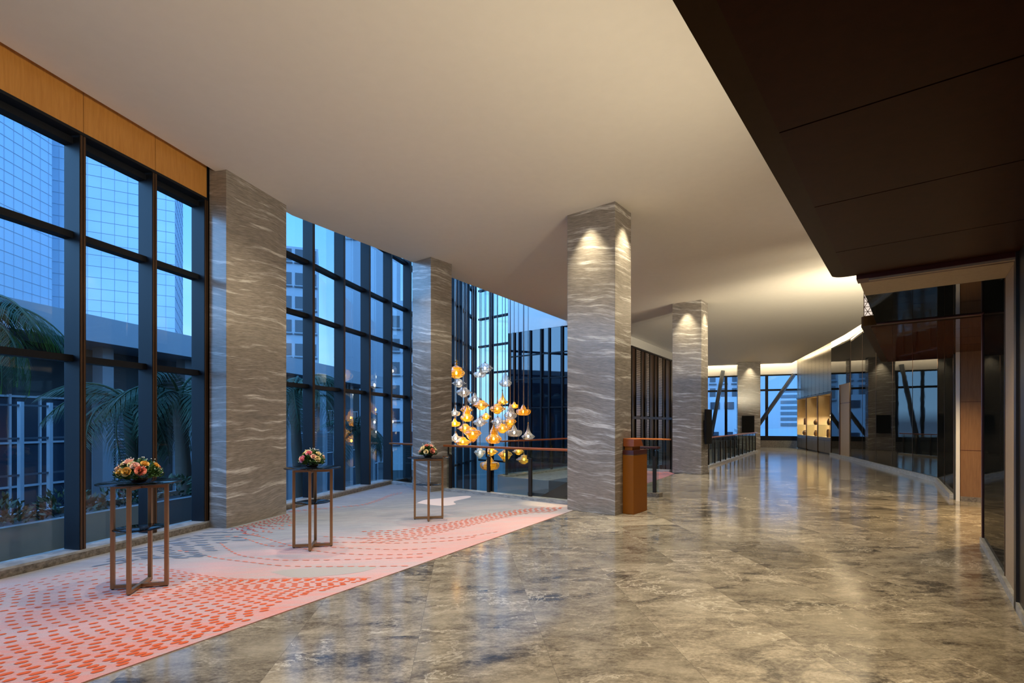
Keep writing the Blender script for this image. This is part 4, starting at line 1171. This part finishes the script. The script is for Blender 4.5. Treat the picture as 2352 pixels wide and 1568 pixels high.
gr = nt.nodes.new('ShaderNodeMapRange'); gr.interpolation_type = 'SMOOTHSTEP'; nt.links.new(gd.outputs['Value'], gr.inputs[0]); gr.inputs[1].default_value = .55; gr.inputs[2].default_value = 1.0; gr.inputs[4].default_value = 2.3
gd2 = nt.nodes.new('ShaderNodeVectorMath'); gd2.operation = 'DOT_PRODUCT'; nt.links.new(tc.outputs['Generated'], gd2.inputs[0]); gd2.inputs[1].default_value = Vector((.75,-.62,.35)).normalized()  # second unseen lobe, added to brighten the building fronts outside
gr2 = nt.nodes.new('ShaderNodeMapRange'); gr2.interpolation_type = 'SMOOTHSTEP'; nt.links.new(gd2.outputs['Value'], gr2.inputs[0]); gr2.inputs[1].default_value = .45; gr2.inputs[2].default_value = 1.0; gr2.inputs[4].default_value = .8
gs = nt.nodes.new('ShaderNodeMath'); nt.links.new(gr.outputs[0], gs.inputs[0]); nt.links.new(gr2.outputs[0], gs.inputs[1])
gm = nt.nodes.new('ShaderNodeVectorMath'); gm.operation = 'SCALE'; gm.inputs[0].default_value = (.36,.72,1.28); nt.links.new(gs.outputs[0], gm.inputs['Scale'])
mp = nt.nodes.new('ShaderNodeMapping'); mp.inputs['Scale'].default_value = (1.5,1.5,7); nt.links.new(tc.outputs['Generated'], mp.inputs[0])
nz = nt.nodes.new('ShaderNodeTexNoise'); nz.inputs['Scale'].default_value = 2.2; nz.inputs['Detail'].default_value = 6; nt.links.new(mp.outputs[0], nz.inputs[0])
c2 = nt.nodes.new('ShaderNodeValToRGB'); nt.links.new(nz.outputs[0], c2.inputs[0]); c2.color_ramp.elements[0].position = .52; c2.color_ramp.elements[1].position = .75
c2.color_ramp.elements[1].color = (.35,.35,.35,1)
mx = nt.nodes.new('ShaderNodeMix'); mx.data_type = 'RGBA'; nt.links.new(c2.outputs[0], mx.inputs[0]); nt.links.new(cr.outputs[0], mx.inputs[6]); mx.inputs[7].default_value = (.50,.70,.92,1)
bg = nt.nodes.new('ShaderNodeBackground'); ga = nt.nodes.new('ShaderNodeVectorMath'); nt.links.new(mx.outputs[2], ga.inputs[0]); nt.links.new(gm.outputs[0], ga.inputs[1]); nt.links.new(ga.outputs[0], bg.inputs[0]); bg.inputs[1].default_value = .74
wo = nt.nodes.new('ShaderNodeOutputWorld'); nt.links.new(bg.outputs[0], wo.inputs[0])

def area(nm, loc, tgt, sx, sy, power, col, spread=PI):
    l = bpy.data.lights.new(nm, 'AREA'); l.shape = 'RECTANGLE'; l.size = sx; l.size_y = sy; l.energy = power; l.color = col; l.spread = spread
    o = bpy.data.objects.new(nm, l); COL.objects.link(o); o.location = loc
    o.rotation_euler = (Vector(tgt)-Vector(loc)).to_track_quat('-Z', 'Y').to_euler(); return o
def spot(nm, loc, tgt, power, ang, col=(1,.74,.44), blend=.8, r=.05):
    l = bpy.data.lights.new(nm, 'SPOT'); l.energy = power; l.spot_size = math.radians(ang); l.spot_blend = blend; l.color = col; l.shadow_soft_size = r
    o = bpy.data.objects.new(nm, l); COL.objects.link(o); o.location = loc
    o.rotation_euler = (Vector(tgt)-Vector(loc)).to_track_quat('-Z', 'Y').to_euler(); return o
WARM = (1, .86, .60)
# cove lights lying on top of the canopies, washing the ceiling
for t_, o_, p_, rx_, fx_, zz_ in ((-8.5,.9,100,5,0,2.4), (-6.2,.9,120,6,0,2.4), (-4.0,.9,160,9,.5,2.2), (-1.8,.8,175,9,3,2.1),
                                 (-1.0,.8,60,8,7,1.7), (4.8,1.15,120,6,4,1.8), (5.9,1.15,170,4,6,1.6), (7.0,1.15,460,4,8,1.5), (8.0,1.15,800,4,7,1.5)):
    c_ = rpt(t_, o_); g_ = c_ - E2*rx_ + E1*fx_
    spot('cove_light', (c_.x, c_.y, 3.285), (g_.x, g_.y, 3.285+zz_), p_, 112, WARM, 1.0, .03)
# unseen spots under the ceiling, added to brighten the floor and its bounce
for x, y, p_ in ((-.8,1.6,120),(1.6,4.2,150),(-1.6,5.6,140),(.8,7.2,150),(3.6,8.6,170),(5.0,12.2,190),(7.6,13.6,170),(9.2,18.5,220),(12.2,23.5,220),(15.2,29.5,200),(-3.0,7.6,130),(-1.1,9.6,130),(-3.3,4.0,110),(-2.2,11.0,80),(2.6,12.9,170),(3.4,17.4,150)):
    spot('hall_fill_spot', (x, y, 5.46), (x, y, 0), p_*1.1, 120, (1,.85,.60), 1.0, .08)
for x, y in ((7.5,20.5), (10.6,26.0), (12.0,30.5)):  # unseen spots on the lower level, added to brighten the void behind the railing
    spot('void_fill_spot', (x-.6, y+.4, -.5), (x-.8, y+.6, -4.5), 260, 140, (1,.84,.6), 1.0, .08)
# grazing spots at the columns
def graze(face_c, n, p_, tilt=.0):
    q = face_c + n*.26; spot('column_spot', (q.x, q.y, 5.46), (face_c.x+n.x*.02, face_c.y+n.y*.02, 2.2), p_*.85, 66, (1,.86,.56), 1.0, .03)
graze(C2N-E2*.5, -E1, 160); graze(C2N+E1*.32, E2, 190)
graze(C4N-E2*.45, -E1, 170); graze(C4N+E1*.32, E2, 170)
graze(c5a+FWD*.7, -FWN, 150)
# canopy downlights over the entrance floor
for t_ in (-4.4, -2.2, -.2):
    c_ = rpt(t_, .60); spot('canopy_light', (c_.x, c_.y, 3.07), (c_.x, c_.y, 0), 60, 110, (1,.72,.32), 1.0, .04)
for t_, o_ in ((4.2, 1.9), (6.3, 1.2)):
    c_ = rpt(t_, o_); spot('canopy_light', (c_.x, c_.y, 3.06), (c_.x, c_.y, 0), 190, 125, (1,.70,.34), 1.0, .04)
for p_, _a, _l in TB: spot('table_spot', (p_.x+.25, p_.y-.35, 5.46), (p_.x, p_.y, 1.1), 140, 13, (1,.88,.68), .8, .03)
# rail spots by the big column and over the far rail
spot('rail_spot', (1.0,10.75,5.4), (.85,10.45,1.1), 520, 16, (1,.66,.3), .8, .03)
spot('rail_spot', (4.0,17.4,5.4), (4.5,17.45,1.1), 420, 26, (1,.6,.25), .8, .03)
# niche and slot lights
for k in range(3):
    c_ = ca + cd*(W3*(k+.5)) - cn*.45; area('niche_light', (c_.x, c_.y, 2.0), (c_.x+cn.x*.1, c_.y+cn.y*.1, 0), 1.4, .06, 20, (1,.80,.50))
# light slots along the right and end walls
for a_, b_, n_ in ((BS, B1, leftn(B3,B1)), (B1, ca, leftn(B1,ca)), (ca, cb, cn), (FWR, FWL, -FWN)):
    mid = a_.lerp(b_, .5) + n_*.48; L_ = (b_-a_).length
    area('slot_light', (mid.x, mid.y, 5.68), (mid.x-n_.x*.5, mid.y-n_.y*.5, 5.50), L_*.95, .10, L_*3.2, (1,.80,.50))
# green uplight on the near palm
spot('palm_uplight', (-9.7,8.7,-2.5), (-10.2,9.5,3.4), 260, 70, (.35,1,.25), .8, .1)

# ------------------------------------------------------------------ camera
cam = bpy.data.cameras.new('camera'); co = bpy.data.objects.new('camera', cam); COL.objects.link(co)
cam.sensor_width = 36; cam.lens = 18.0; cam.shift_y = (HZ-784.0)/2352.0; cam.clip_end = 400; cam.clip_start = .05
co.location = (0,0,HC); co.rotation_euler = (PI/2, 0, 0)
SC.camera = co
vs = SC.view_settings; vs.view_transform = 'Standard'; vs.look = 'None'; vs.exposure = 1.25; vs.gamma = 1.0; vs.use_curve_mapping = False
SC.cycles.max_bounces = 10; SC.cycles.transparent_max_bounces = 24; SC.cycles.diffuse_bounces = 4; SC.cycles.glossy_bounces = 4
SC.cycles.use_denoising = True; SC.cycles.sample_clamp_indirect = 6.0; SC.cycles.caustics_reflective = False; SC.cycles.caustics_refractive = False
print('dashes', ndash)
